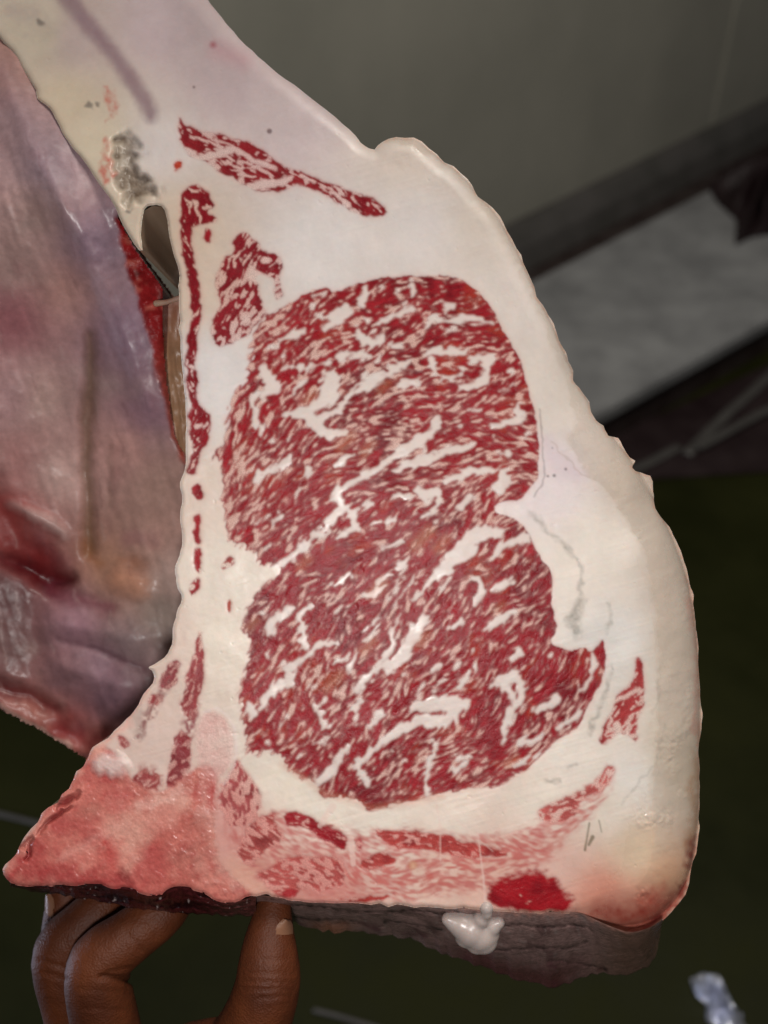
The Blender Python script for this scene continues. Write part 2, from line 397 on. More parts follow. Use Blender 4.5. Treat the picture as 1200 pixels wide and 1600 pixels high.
sm = SILR.copy()
for _ in range(3): sm = sum(np.roll(sm, k, 0) for k in range(-6, 7))/13
sm_in = T.poly(sm, 0, 0) > .5; sdist = np.full((h_, w_), 200., np.float32)
for (x1, y1), (x2, y2) in zip(sm, np.roll(sm, -1, 0)):
    wy, wx = T.win(min(x1, x2)-RW, min(y1, y2)-RW, max(x1, x2)+RW, max(y1, y2)+RW)
    X = T.X[wx][None, :]; Y = T.Y[wy][:, None]; dx, dy = x2-x1, y2-y1
    t = np.clip(((X-x1)*dx+(Y-y1)*dy)/(dx*dx+dy*dy+1e-9), 0, 1)
    o = sdist[wy, wx]; np.minimum(o, np.hypot(X-x1-t*dx, Y-y1-t*dy), out=o)
sdist = np.where(sm_in, sdist, -sdist)
# ---- grain direction of the muscles (photo degrees, negative rises to the right)
ANG = [(450, 480, -40), (420, 560, -35), (520, 520, -20), (600, 500, -25), (700, 470, -5), (760, 520, 0), (720, 560, -5), (800, 600, -30), (650, 620, -15), (560, 640, -20), (480, 620, -40), (400, 640, -55),
 (380, 720, -60), (450, 700, -35), (560, 700, -25), (680, 700, -20), (780, 720, -20), (820, 700, 10), (700, 780, -25), (600, 780, -30), (480, 800, -45), (400, 800, -60), (420, 880, -50), (520, 880, -45), (640, 850, -45),
 (720, 830, -45), (800, 850, -40), (820, 920, -40), (720, 930, -50), (620, 960, -52), (500, 980, -55), (420, 1000, -60), (420, 1100, -55), (520, 1080, -55), (620, 1080, -55), (700, 1020, -50), (800, 1000, -40),
 (850, 1050, -45), (930, 1040, -80), (900, 1110, -45), (820, 1180, -20), (720, 1180, -25), (740, 1110, -60), (620, 1200, -50), (520, 1220, -50), (480, 1180, -45), (350, 230, 25), (450, 270, 25), (550, 310, 28),
 (295, 400, 85), (300, 600, 85), (300, 850, 85), (310, 1050, -75), (260, 1080, -60), (370, 440, -60), (380, 500, -50), (450, 1290, 30), (550, 1320, 25), (650, 1310, 10), (760, 1320, 10), (450, 1380, 20), (370, 1240, 80),
 (980, 1090, -65), (900, 1250, -30), (200, 1300, -35), (100, 1340, -30), (280, 1250, -25)]
an = T.idw([(x, y, math.cos(2*math.radians(a)), math.sin(2*math.radians(a))) for x, y, a in ANG], 3.2)
th = np.arctan2(an[..., 1], an[..., 0])/2 + .42*fbm(h_, w_, 46, 21, 2)
vx, vy = np.cos(th).astype(np.float32), np.sin(th).astype(np.float32)
def lic(noise, half, y0=140, y1=1470, x0=230, x1=1070):
    """smear noise along the grain"""
    ys, xs = slice(y0+160, y1+160), slice(x0+160, x1+160)
    gx, gy = np.meshgrid(np.arange(xs.start, xs.stop, dtype=np.float32), np.arange(ys.start, ys.stop, dtype=np.float32))
    acc = noise[ys, xs].copy(); n = 1.
    for sgn in (1, -1):
        px, py = gx.copy(), gy.copy()
        for k in range(half):
            i = np.clip(px, 0, w_-1).astype(np.int32); j = np.clip(py, 0, h_-1).astype(np.int32)
            px += sgn*1.5*vx[j, i]; py += sgn*1.5*vy[j, i]
            i = np.clip(px+.5, 0, w_-1).astype(np.int32); j = np.clip(py+.5, 0, h_-1).astype(np.int32)
            wgt = 1-k/(half+1.); acc += noise[j, i]*wgt; n += wgt
    acc /= n; acc -= acc.mean(); acc /= acc.std()
    out = T.zeros(); out[ys, xs] = acc
    return out
L_coarse = lic(vnoise(h_, w_, 7.5, 1)+.5*vnoise(h_, w_, 4.5, 2), 7)
L_fine = lic(vnoise(h_, w_, 3.3, 3), 4); L_mid = lic(vnoise(h_, w_, 4.6, 5), 6)
L_thread = lic(rng.uniform(-1, 1, (h_, w_)).astype(np.float32), 14)
wob_x = vnoise(h_, w_, 22, 31)*3.4+vnoise(h_, w_, 9, 32)*3.2+vnoise(h_, w_, 4.5, 34)*1.1
wob_y = vnoise(h_, w_, 22, 35)*3.4+vnoise(h_, w_, 9, 36)*3.2+vnoise(h_, w_, 4.5, 38)*1.1
GX, GY = np.meshgrid(T.X, T.Y)
def wobble(a, k=1.0):
    b = bbox(a, 18); o = np.zeros_like(a); o[b] = T.sample(a, GX[b]+wob_x[b]*k, GY[b]+wob_y[b]*k); return o

RIBEYE = [(397, 515), (405, 500), (425, 485), (450, 475), (480, 458), (505, 449), (515, 452), (521, 461), (545, 448), (575, 438), (600, 432), (650, 430), (690, 429), (712, 432), (737, 445), (760, 470), (780, 500), (796, 530), (812, 562),
 (827, 605), (836, 645), (842, 680), (842, 720), (838, 752), (828, 768), (812, 780), (795, 782), (770, 790), (775, 803), (800, 806), (820, 823), (833, 845), (836, 858), (848, 875), (861, 893), (863, 940), (866, 965), (871, 985), (858, 1003), (872, 1012), (898, 1016),
 (915, 1008), (921, 1022), (935, 1006), (943, 998), (946, 1030), (941, 1060), (931, 1080), (918, 1102), (908, 1124), (893, 1143), (873, 1154), (850, 1174), (820, 1206), (790, 1221), (768, 1231), (740, 1230), (712, 1238), (685, 1242), (660, 1250),
 (620, 1258), (590, 1263), (575, 1269), (560, 1254), (545, 1247), (525, 1248), (500, 1244), (496, 1230), (488, 1222), (475, 1215), (460, 1206), (445, 1192), (433, 1178), (420, 1172), (405, 1179), (385, 1180), (380, 1150), (376, 1112), (369, 1083), (380, 1060), (384, 1032), (395, 1008),
 (378, 985), (384, 958), (395, 935), (412, 914), (430, 904), (444, 893), (430, 884), (410, 888), (402, 872), (395, 862), (375, 851), (357, 841), (351, 820), (349, 780), (344, 755), (350, 735), (344, 721), (333, 722), (334, 705), (350, 696), (353, 662), (361, 630), (370, 610), (384, 590), (391, 565), (394, 545)]
# ---- fat seams of the rib eye, traced
SEAMS = []
SEAMS += crop(330, 420, 4.8,
 [(1150, 150, 40), (1140, 260, 40)], [(1010, 300, 50), (930, 380, 55), (860, 450, 30)], [(680, 480, 40), (590, 500, 45), (520, 530, 25)], [(830, 370, 40)], [(760, 290, 25)], [(860, 180, 25), (760, 210, 20)], [(1100, 470, 35), (1150, 560, 40)],
 [(400, 760, 45), (450, 830, 70), (470, 900, 60), (400, 950, 40)], [(560, 740, 20), (700, 745, 20), (880, 700, 20)], [(950, 660, 35), (1050, 640, 22), (1180, 650, 28)], [(890, 840, 85), (880, 950, 80), (820, 1020, 60), (650, 1080, 50), (560, 1090, 30)],
 [(700, 850, 18), (620, 920, 20)], [(1170, 800, 18), (1050, 930, 26), (960, 1060, 36), (850, 1110, 40), (780, 1180, 45)], [(340, 940, 26), (300, 1000, 28), (350, 1060, 36), (340, 1180, 32)], [(770, 1000, 25)], [(440, 570, 20)], [(500, 580, 16), (440, 640, 14)], [(540, 640, 14), (620, 590, 12)])
SEAMS += crop(560, 420, 4,
 [(340, 90, 25), (350, 160, 25)], [(300, 210, 25)], [(340, 250, 25), (240, 290, 26), (130, 340, 22)], [(530, 200, 15), (590, 240, 28), (540, 260, 18)], [(500, 330, 16), (640, 310, 32), (740, 320, 26), (840, 330, 16)], [(520, 375, 16), (610, 375, 16)], [(470, 310, 22), (440, 360, 18)],
 [(0, 420, 30), (80, 470, 32), (150, 430, 22)], [(200, 475, 24), (250, 475, 26)], [(440, 520, 25), (560, 515, 28), (660, 515, 25)], [(700, 550, 32), (830, 550, 30), (790, 600, 26), (790, 700, 32), (700, 740, 28), (640, 735, 18)], [(470, 560, 22), (470, 620, 24)],
 [(520, 700, 14), (640, 680, 16), (650, 620, 12), (600, 640, 8)], [(300, 590, 28), (220, 630, 38), (160, 660, 36), (60, 740, 38), (0, 770, 25)], [(370, 690, 24), (270, 720, 30)], [(480, 660, 18)], [(950, 640, 22)], [(1000, 860, 28), (1020, 930, 38), (900, 970, 26), (830, 980, 18)], [(480, 980, 36), (490, 930, 22)], [(760, 890, 14), (690, 890, 12)], [(880, 770, 14), (960, 730, 14)], [(120, 560, 24)], [(40, 560, 22)],
 [(160, 120, 16)], [(230, 130, 14)], [(60, 330, 18)], [(90, 390, 20)], [(510, 130, 12)], [(440, 180, 12)])
SEAMS += crop(560, 640, 4,
 [(500, 90, 26), (450, 160, 28), (390, 200, 34), (290, 250, 38), (180, 330, 28), (60, 410, 22), (0, 430, 20)], [(660, 240, 28), (560, 270, 26), (440, 320, 40), (330, 350, 40), (220, 400, 20)], [(720, 210, 30), (700, 240, 20)], [(850, 160, 24)], [(930, 280, 34), (890, 290, 14)],
 [(900, 400, 46), (900, 460, 60), (880, 500, 36)], [(830, 380, 28), (700, 380, 30), (600, 420, 34), (540, 450, 24)], [(360, 500, 28), (400, 540, 42), (490, 500, 28), (500, 570, 28), (460, 640, 14), (400, 690, 9)], [(220, 550, 14), (320, 550, 18)], [(640, 620, 30), (700, 540, 16)], [(480, 690, 20)], [(80, 580, 20), (0, 620, 14)],
 [(230, 680, 20), (150, 700, 14), (60, 730, 10)], [(270, 810, 14), (200, 860, 12), (150, 870, 9)], [(880, 765, 40), (760, 780, 62), (650, 860, 60), (560, 960, 46), (500, 1000, 28)], [(1050, 810, 40), (960, 840, 40), (900, 870, 30), (850, 910, 24)], [(640, 120, 18)], [(1050, 150, 28)], [(1040, 265, 18)], [(420, 250, 14)])
SEAMS += crop(330, 640, 4.8,
 [(570, 30, 20), (720, 30, 55), (800, 120, 65), (870, 190, 46), (990, 170, 36)], [(400, 140, 36), (390, 190, 28)], [(460, 230, 18)], [(600, 370, 42), (500, 430, 28), (340, 480, 36), (330, 530, 26)], [(730, 440, 34), (720, 510, 28)], [(1080, 340, 14), (1000, 380, 28), (950, 430, 22)],
 [(1190, 480, 30), (1080, 530, 30), (980, 600, 48), (930, 670, 44), (1000, 740, 38), (850, 890, 35), (740, 970, 35), (600, 1100, 30), (480, 1200, 30)], [(1050, 770, 38), (1080, 880, 38), (950, 960, 22)], [(590, 230, 14)], [(440, 790, 14), (340, 850, 14)], [(520, 790, 24), (470, 850, 18)], [(680, 560, 8), (610, 700, 12)], [(1180, 300, 22), (1120, 330, 18)], [(460, 970, 14), (400, 1060, 14)])
SEAMS += crop(360, 860, 4.8,
 [(880, 200, 20), (760, 260, 16)], [(1180, 180, 24), (1090, 240, 24)], [(1150, 270, 28), (1020, 350, 28)], [(460, 430, 38), (380, 500, 42), (290, 560, 50), (300, 620, 32)], [(230, 480, 18)], [(590, 420, 34), (530, 500, 28), (540, 600, 34), (550, 690, 42), (520, 740, 14)], [(870, 400, 14), (790, 460, 24)],
 [(780, 680, 28), (650, 720, 24), (540, 800, 24), (440, 900, 46), (460, 980, 46), (370, 1000, 46), (280, 1090, 36), (230, 1190, 28)], [(960, 760, 26), (900, 860, 36), (870, 910, 14)], [(1160, 850, 38), (1080, 920, 22), (1000, 1000, 34), (950, 1050, 28)], [(720, 1130, 28), (660, 1190, 22)], [(260, 780, 18), (280, 830, 14)], [(400, 850, 22)], [(1110, 500, 9), (950, 640, 9), (880, 780, 9), (750, 890, 8)], [(610, 1010, 14)], [(980, 1130, 18), (930, 1190, 36)])
SEAMS += crop(560, 860, 4.8,
 [(350, 90, 18), (300, 130, 34)], [(180, 280, 22), (50, 360, 18)], [(860, 20, 55), (720, 60, 48), (650, 160, 44), (560, 220, 42), (480, 290, 28), (400, 370, 12)], [(690, 200, 16), (600, 300, 11)], [(880, 220, 38), (930, 300, 46), (880, 390, 28)], [(1150, 230, 28), (1000, 290, 28)], [(1140, 460, 34), (1040, 520, 42), (950, 600, 22)], [(780, 540, 24), (680, 590, 18)],
 [(490, 510, 28), (430, 600, 58), (370, 720, 62), (290, 820, 62), (220, 890, 38)], [(320, 500, 18), (260, 590, 28), (230, 650, 28), (260, 700, 36), (190, 800, 28), (100, 960, 16)], [(600, 850, 24), (550, 890, 18)], [(760, 840, 14), (720, 900, 18)], [(870, 870, 18), (800, 940, 18), (740, 1020, 16)], [(1150, 950, 46), (1080, 980, 58), (1000, 1020, 18)], [(500, 980, 14), (440, 1080, 18)], [(640, 980, 9), (580, 1060, 11)],
 [(330, 940, 16)], [(1100, 730, 18)], [(1180, 780, 28)], [(870, 740, 18)], [(480, 120, 7), (300, 360, 9), (170, 540, 9), (50, 690, 9)], [(420, 30, 7), (330, 180, 7), (230, 380, 8)])
SEAMS += crop(360, 1060, 4.8,
 [(1130, 270, 38), (1060, 360, 34)], [(880, 520, 24), (800, 620, 34), (700, 760, 38), (610, 850, 38)], [(1190, 470, 18), (1080, 550, 24), (960, 630, 38), (960, 700, 28), (1020, 770, 46)], [(700, 330, 34), (690, 380, 28), (740, 360, 18)], [(740, 450, 16), (640, 490, 14)], [(420, 290, 18), (380, 360, 14)], [(510, 570, 24)], [(270, 480, 38)], [(640, 220, 34), (700, 280, 24)], [(930, 240, 14), (940, 330, 14)], [(130, 180, 26), (150, 270, 46)])
SEAMS += crop(580, 1060, 4.8,
 [(320, 220, 56), (450, 200, 68), (600, 200, 72), (720, 170, 38), (560, 330, 58), (400, 320, 58), (250, 370, 48), (130, 460, 34), (30, 550, 24)], [(480, 450, 18), (480, 560, 24), (440, 650, 18), (410, 780, 24), (420, 880, 34)], [(700, 650, 38), (630, 680, 34)], [(1000, 50, 46), (1070, 150, 28), (1060, 240, 28), (1010, 350, 28), (990, 460, 22)], [(1180, 460, 14), (1110, 480, 22)], [(60, 290, 34), (10, 320, 28)], [(270, 600, 22)], [(640, 580, 20), (750, 580, 12)], [(150, 560, 14)])
SEAMS += crop(760, 1000, 4,
 [(200, 80, 38), (160, 110, 18)], [(90, 250, 42), (180, 220, 38), (220, 290, 32), (200, 400, 28), (150, 430, 28), (130, 500, 24), (120, 590, 18), (90, 650, 11)], [(420, 370, 42), (360, 420, 28), (280, 440, 16)], [(400, 80, 20)], [(660, 100, 18), (650, 220, 16), (600, 320, 18)], [(580, 450, 16), (500, 510, 24), (430, 560, 18)], [(330, 600, 14), (210, 640, 20)], [(190, 780, 16), (290, 730, 11), (380, 690, 9)])
seam = T.zeros(); seam_id = np.zeros((h_, w_), np.int32)
for k, st in enumerate(SEAMS): T.stroke([(x, y, r*.86-.3) for x, y, r in st], seam, 1, 3.6, seam_id, k+1)
seam = wobble(seam, .9); seam = smooth(.12, .86, seam+np.where(seam > .02, .24*L_fine+.16*L_mid, 0)*(1-smooth(.8, 1, seam)*.6))
seam = box_blur(box_blur(seam, 1), 1)
jj = np.clip(np.rint(GY+wob_y*.9-T.y0-.5), 0, h_-1).astype(int); ii = np.clip(np.rint(GX+wob_x*.9-T.x0-.5), 0, w_-1).astype(int)
seam_id = seam_id[jj, ii]
eye = T.poly(RIBEYE, 1, 1); lace = smooth(520, 400, GX)*.9+smooth(1150, 1230, GY)*.6+.12
eye = wobble(eye, .55); e1 = box_blur(eye, 5); eye = smooth(.3, .7, e1*lace+eye*(1-lace)+np.where((e1 > .02) & (e1 < .98), (.22*L_fine+.16*L_mid)*lace, 0)); eye = box_blur(eye, 1)
BIAS = [(740, 460, -1.2), (700, 440, -1.2), (600, 450, -.7), (450, 500, -.4), (400, 540, -.25), (380, 620, -.25), (640, 620, -.45), (560, 560, -.5), (800, 560, -.9), (800, 650, -.5), (780, 740, -.4), (365, 740, -.2), (355, 800, -.2), (420, 780, -.7), (540, 790, -1.25), (560, 870, -1.7), (480, 890, -1.7), (680, 830, -1.0), (820, 900, -1.0), (845, 960, -1.3),
 (700, 900, -.8), (620, 980, -.7), (500, 960, -1.2), (480, 1100, -.7), (560, 1150, -.9), (620, 1200, -.7), (780, 1130, -1.5), (900, 1050, -1.4), (720, 1190, -.5), (850, 1170, -.6), (650, 720, -.5), (560, 690, -.4), (450, 650, -.5)]
bias = T.idw([(x, y, b) for x, y, b in BIAS], 3)[..., 0]
curl = fbm(h_, w_, 7, 61, 2); curl /= curl.std()
curl_w = smooth(760, 560, GY)*.6+.15
score = .42*L_coarse + .5*L_mid + .68*L_fine + .5*curl*curl_w + .8*bias + .12 + .2*fbm(h_, w_, 60, 51, 2)
fine_fat = .35*box_blur(smooth(-.9, .9, score), 1)+.55*smooth(.05, 1.25, score)
fat_in_eye = np.clip(np.maximum(seam, fine_fat), 0, 1)

# ---- colours (albedo)
def C3(r, g, b): return lin(r, g, b).astype(np.float32)
FAT = C3(222, 211, 206); FAT_WARM = C3(224, 206, 190); FAT_COOL = C3(216, 210, 210)
LEAN = C3(146, 30, 38); LEAN_D = C3(108, 16, 26); LEAN_P = C3(138, 46, 54); LEAN_O = C3(162, 56, 40)
base = T.idw([(x, y, *C3(r, g, b)) for x, y, r, g, b in [
 (500, 1252, 226, 213, 198), (700, 1288, 224, 208, 194), (850, 1258, 226, 212, 198), (950, 1262, 222, 208, 194), (420, 1160, 224, 210, 196), (900, 1180, 226, 214, 202),
 (500, 380, 220, 210, 205), (650, 350, 220, 209, 203), (330, 580, 218, 209, 205), (340, 900, 224, 210, 196), (330, 1000, 226, 212, 196), (450, 1210, 228, 214, 198), (600, 1280, 226, 212, 198), (800, 480, 214, 201, 192), (860, 600, 214, 201, 190),
 (900, 900, 230, 217, 205), (960, 1000, 220, 213, 206), (940, 850, 230, 218, 206), (860, 760, 222, 208, 206), (985, 1220, 222, 213, 204), (700, 240, 208, 194, 184), (760, 340, 208, 194, 182), (640, 230, 206, 190, 178), (450, 200, 200, 182, 181), (350, 120, 194, 174, 175),
 (250, 40, 190, 170, 172), (120, 60, 182, 162, 158), (60, 50, 190, 176, 158), (150, 230, 206, 190, 168), (200, 330, 206, 188, 168), (100, 160, 200, 182, 160), (250, 230, 206, 194, 190), (500, 60, 194, 174, 174),
 (1060, 1000, 196, 180, 164), (1050, 900, 194, 178, 164), (1000, 760, 200, 184, 170), (1070, 1200, 196, 178, 152), (1000, 1330, 214, 190, 164), (940, 1400, 206, 140, 120), (1020, 1420, 196, 124, 104), (1040, 1360, 204, 158, 126),
 (860, 1340, 216, 178, 164), (760, 1380, 216, 176, 160), (700, 1340, 218, 186, 170), (500, 1390, 206, 140, 128), (380, 1380, 212, 158, 140), (340, 1300, 208, 150, 140), (280, 1000, 214, 190, 176), (230, 1150, 216, 190, 178), (280, 800, 214, 194, 180), (280, 450, 208, 186, 168), (270, 360, 206, 184, 164)]], 3.2)
base *= np.array([.995, 1.0, 1.02], np.float32)
n_lo = fbm(h_, w_, 120, 71, 3); n_mid = fbm(h_, w_, 30, 75, 3); n_hi = fbm(h_, w_, 7, 79, 3); n_tone = fbm(h_, w_, 25, 211, 2)
PINKBAND = wobble(T.poly([(345, 1215), (372, 1235), (400, 1268), (480, 1280), (560, 1300), (640, 1296), (760, 1312), (850, 1290), (900, 1255), (955, 1205), (950, 1240), (905, 1290), (860, 1330), (830, 1362), (760, 1395), (600, 1404), (430, 1398), (372, 1345), (350, 1280)], 2, 9), 1.5)
rgb = base*(1+.035*n_lo+.03*n_mid+.015*n_hi)[..., None]
mix(rgb, PINKBAND*np.clip(.5+.22*L_mid+.18*L_fine+.1*n_mid, .1, .9), C3(188, 102, 96))
mix(base, PINKBAND*.75, C3(204, 142, 132))
wet = T.zeros()+.25
parts = np.zeros((h_, w_), np.int16)         # 0 = fat cover
PART = {}
def part_id(name):
    PART[name+'#%d' % len(PART)] = len(PART)+1; return len(PART)

# outer band: slightly yellower skin-side fat
BAND = [(590, 222), (640, 208), (760, 300), (840, 440), (900, 590), (960, 680), (1025, 740), (1065, 850), (1095, 960), (1100, 1120), (1100, 1280), (1080, 1400), (1010, 1470), (985, 1440), (1030, 1330), (1015, 1250), (1028, 1120), (1030, 980), (1005, 860), (960, 780), (915, 735), (880, 690), (905, 660), (870, 560), (825, 450), (770, 340), (690, 255), (640, 228)]
bandm = wobble(T.poly(BAND, 2, 3), 1)
mix(rgb, bandm*(.4+.3*smooth(650, 800, GY))*smooth(1400, 1230, GY), C3(194, 178, 164)); wet += bandm*.45
# lilac patch and thin fascia line beside the eye
m = T.stroke([(852, 690, 10), (875, 725, 20), (905, 742, 10)], T.zeros(), 1, 10); mix(rgb, m*.5, C3(208, 188, 196))
m = T.stroke([(843, 640, 1.1), (849, 700, 1.2), (850, 740, 1.2), (845, 762, 1.2), (834, 778, 1)], T.zeros(), 1, .9); mix(rgb, wobble(m, .5)*.55, C3(130, 110, 112))
m = T.stroke([(862, 690, 1), (880, 712, 1.2), (905, 738, 1.2), (925, 745, 1)], T.zeros(), 1, 1.2); mix(rgb, wobble(m, .7)*.4, C3(170, 145, 130))
# grey fascia
g = T.zeros()
for st in crop(760, 800, 4, [(260, 15, 14), (330, 60, 10), (430, 145, 10), (490, 210, 14), (560, 270, 7), (595, 350, 9), (600, 450, 10), (585, 560, 18), (560, 640, 28), (530, 690, 44), (560, 760, 30)], [(770, 570, 4), (765, 640, 6), (760, 740, 6)]): T.stroke(st, g, 1, 4)
for st in crop(760, 1000, 4, [(785, 150, 4), (770, 230, 14), (740, 320, 17), (700, 430, 13), (665, 510, 20), (640, 600, 8)], [(1085, 260, 6), (1075, 360, 4), (1040, 440, 3)], [(1120, 540, 4), (1090, 640, 4), (1050, 780, 4), (960, 880, 4), (900, 960, 5), (850, 1030, 5)], [(560, 780, 12), (500, 810, 10)], [(450, 880, 16), (380, 880, 12)]): T.stroke(st, g, .8, 3)
g = wobble(g, 1); mix(rgb, g*(.5+.3*n_hi.clip(-1, 1)), C3(140, 132, 122))
# specks
for x, y, r in [(856, 744, 1.8), (866, 743, 2.4), (884, 733, 2), (303, 136, 2), (421, 205, 4), (863, 700, 1)]:
    mix(rgb, T.stroke([(x, y, r)], T.zeros(), 1, 1.2)*.75, C3(90, 62, 66))
# ---- rib eye
lean = LEAN[None, None]*(1+.16*n_mid+.14*L_fine*.5)[..., None]
mix(lean, smooth(.0, .9, fbm(h_, w_, 70, 91, 2)+.3*L_coarse)*.8, LEAN_D)
pw = T.idw([(480, 900, 1), (560, 860, .8), (600, 960, .8), (700, 980, .6), (840, 950, .7), (500, 1150, .6), (880, 1120, .8), (700, 500, -.3), (800, 600, -.2), (400, 600, 0), (780, 700, -.3), (560, 780, .5), (400, 780, .1), (800, 880, .1)], 3)[..., 0]
mix(lean, np.clip(pw*.4+.25*L_fine*np.clip(pw, 0, 1), 0, .8), LEAN_P)
mix(lean, smooth(.35, 1.2, fbm(h_, w_, 45, 97, 2)+.25*L_coarse)*.65, LEAN_O)
lean *= (1+.17*np.clip(L_thread, -2, 2)*np.clip(.5+pw, .35, 1))[..., None]
# dark strands that fence the pale flecks
ridge = np.exp(-((score+.25)/.3)**2)*.9+np.exp(-(np.abs(L_mid-.2)/.2)**2)*.5
mix(lean, np.clip(ridge, 0, 1)*.45, C3(92, 16, 25))
pinkfat = FAT[None, None]*(1+.03*n_mid)[..., None]; mix(pinkfat, np.clip(1.0-seam, 0, 1)*.8, C3(208, 164, 150)); mix(pinkfat, seam*.3, C3(208, 180, 168))
mixed = lean + fat_in_eye[..., None]*(pinkfat-lean)
# peach flush here and there
pe = T.zeros()
for x, y, r in [(660, 842, 18), (690, 850, 12), (590, 920, 14), (575, 1010, 12), (520, 1065, 16), (660, 1000, 12), (780, 950, 8), (540, 690, 14), (575, 700, 10), (475, 880, 10), (395, 975, 8), (600, 605, 8), (485, 620, 10), (800, 1190, 8)]: T.stroke([(x-r*.6, y+r*.6, r*.5), (x+r*.6, y-r*.6, r*.5)], pe, 1, 8)
mix(mixed, pe*.4, C3(196, 130, 96))
for k in range(3): mixed[..., k] = .55*mixed[..., k]+.45*box_blur(mixed[..., k], 1)
rgb = rgb*(1-eye[..., None]) + mixed*eye[..., None]
# brownish flush along the lower rim
m = T.stroke([(440, 1195, 3), (485, 1222, 4), (505, 1240, 3), (540, 1248, 5), (580, 1262, 3), (640, 1255, 4), (690, 1243, 4)], T.zeros(), 1, 6); mix(rgb, m*.35, C3(196, 130, 100))
e_id = part_id('rib_eye_muscle'); parts[eye > .5] = e_id
leanness = eye*(1-fat_in_eye)
wet = np.maximum(wet, eye*(1-.8*seam)*(.25+.4*np.exp(-((GX-600)/260)**2-((GY-960)/240)**2)))
# ---- other muscles on the face
def muscle(name, polys, fat_bias, tone, strokes=(), soft=1, pink=.0, wob=.7, marb=1.0):
    global leanness
    m = T.zeros()
    for p in polys: np.maximum(m, T.poly(p, 1, soft+1), out=m)
    m = wobble(m, wob); b = bbox(m); m[b] = smooth(.15, .85, m[b]+np.where(m[b] > .02, .16*L_fine[b]+.12*curl[b], 0)*(1-m[b]*.6)); m = box_blur(m, 1)
    sfat = T.zeros()
    for st in strokes: T.stroke(st, sfat, 1, 1.5)
    sfat = wobble(sfat, .8)
    b = bbox(m); mb = m[b]
    f = smooth(-.3, 1.0, .5*L_coarse[b]+.65*L_fine[b]+.45*curl[b]+fat_bias+.15)*marb*.9
    f = np.maximum(f, sfat[b])
    c = np.asarray(tone, np.float32)[None, None]*(1+.18*n_mid[b]+.1*np.clip(L_thread[b], -2, 2))[..., None]
    mix(c, smooth(.1, 1, n_tone[b])*.5, LEAN_D)
    pf = base[b].copy(); mix(pf, np.full_like(mb, pink), C3(206, 140, 132))
    c = c+f[..., None]*(pf-c)
    rgb[b] = rgb[b]*(1-mb[..., None])+c*mb[..., None]
    i = part_id(name); parts[m > .5] = i
    leanness[b] = np.maximum(leanness[b], mb*(1-f))
    return m
muscle('strip_muscle', [[(272, 179), (290, 194), (325, 206), (367, 216), (400, 224), (422, 244), (448, 266), (467, 266), (492, 278), (533, 291), (575, 311), (602, 318), (605, 337), (579, 338), (554, 333), (517, 312), (487, 297), (467, 288), (433, 297), (404, 299), (379, 288), (352, 274), (330, 262), (325, 254), (290, 244), (286, 225)]], -.5, C3(132, 32, 38),
       [[(290, 252, 5), (325, 246, 5), (365, 234, 5), (400, 250, 4), (430, 264, 3)], [(305, 213, 2), (345, 228, 2)], [(330, 215, 1.5), (372, 232, 1.5)], [(390, 290, 6), (430, 285, 5), (455, 278, 4)], [(470, 277, 3), (490, 285, 2)], [(545, 322, 4), (520, 303, 2)], [(289, 236, 5), (300, 240, 4)]], pink=.25)
muscle('muscle_bead', [[(275, 254), (285, 254), (287, 264), (279, 269), (273, 262)]], -1, LEAN_O)
muscle('edge_muscle', [cpoly(150, 150, 4, [(530, 590), (620, 538), (700, 590), (722, 650), (752, 672), (722, 700), (692, 722), (752, 760), (722, 792), (622, 804), (596, 832), (602, 900), (612, 1000), (622, 1090), (652, 1180), (642, 1280), (662, 1320)]+[(662, 1380), (640, 1450), (630, 1630), (618, 1720), (640, 1800), (630, 1890), (640, 1940), (712, 1980), (716, 2100), (710, 2160), (660, 2220), (640, 2280), (622, 2374), (568, 2374), (578, 2290), (618, 2190), (590, 2150), (590, 2060), (578, 1980), (590, 1920), (568, 1800), (568, 1700), (558, 1600), (580, 1480), (598, 1400), (588, 1250), (558, 1080), (543, 950), (528, 780), (524, 640)])],
       -1.15, C3(128, 26, 34), [cs for cs in crop(150, 150, 4, [(620, 660, 16), (640, 740, 10)], [(680, 700, 12)])]+[[(310, 665, 5)], [(300, 575, 4)]], wob=.6, pink=.2)
muscle('muscle_bead', [cpoly(150, 150, 4, [(665, 830), (720, 830), (725, 880), (700, 925), (675, 900)])], -1, LEAN, wob=.5)
muscle('muscle_bead', [[(297, 760), (312, 757), (320, 772), (314, 783), (300, 778)]], -1, LEAN, wob=.6)
muscle('muscle_bead', [cpoly(0, 750, 3, [(900, 165), (935, 150), (945, 190), (935, 250), (945, 300), (920, 310), (905, 260), (915, 210)])], -1, LEAN, wob=.6)
muscle('muscle_bead', [cpoly(0, 750, 3, [(905, 325), (950, 325), (948, 400), (935, 445), (915, 420), (912, 370)])], -1, LEAN, wob=.6)
muscle('muscle_bead', [cpoly(0, 750, 3, [(885, 500), (925, 458), (945, 480), (925, 525), (905, 545)])], -1, LEAN, wob=.6)
muscle('muscle_bead', [cpoly(0, 750, 3, [(1060, 350), (1095, 348), (1090, 390), (1045, 430), (1035, 410)])], -.6, C3(160, 70, 66), wob=.6)
muscle('muscle_bead', [cpoly(0, 750, 3, [(1065, 555), (1090, 560), (1090, 600), (1075, 625), (1060, 590)])], -.6, LEAN_O, wob=.6)
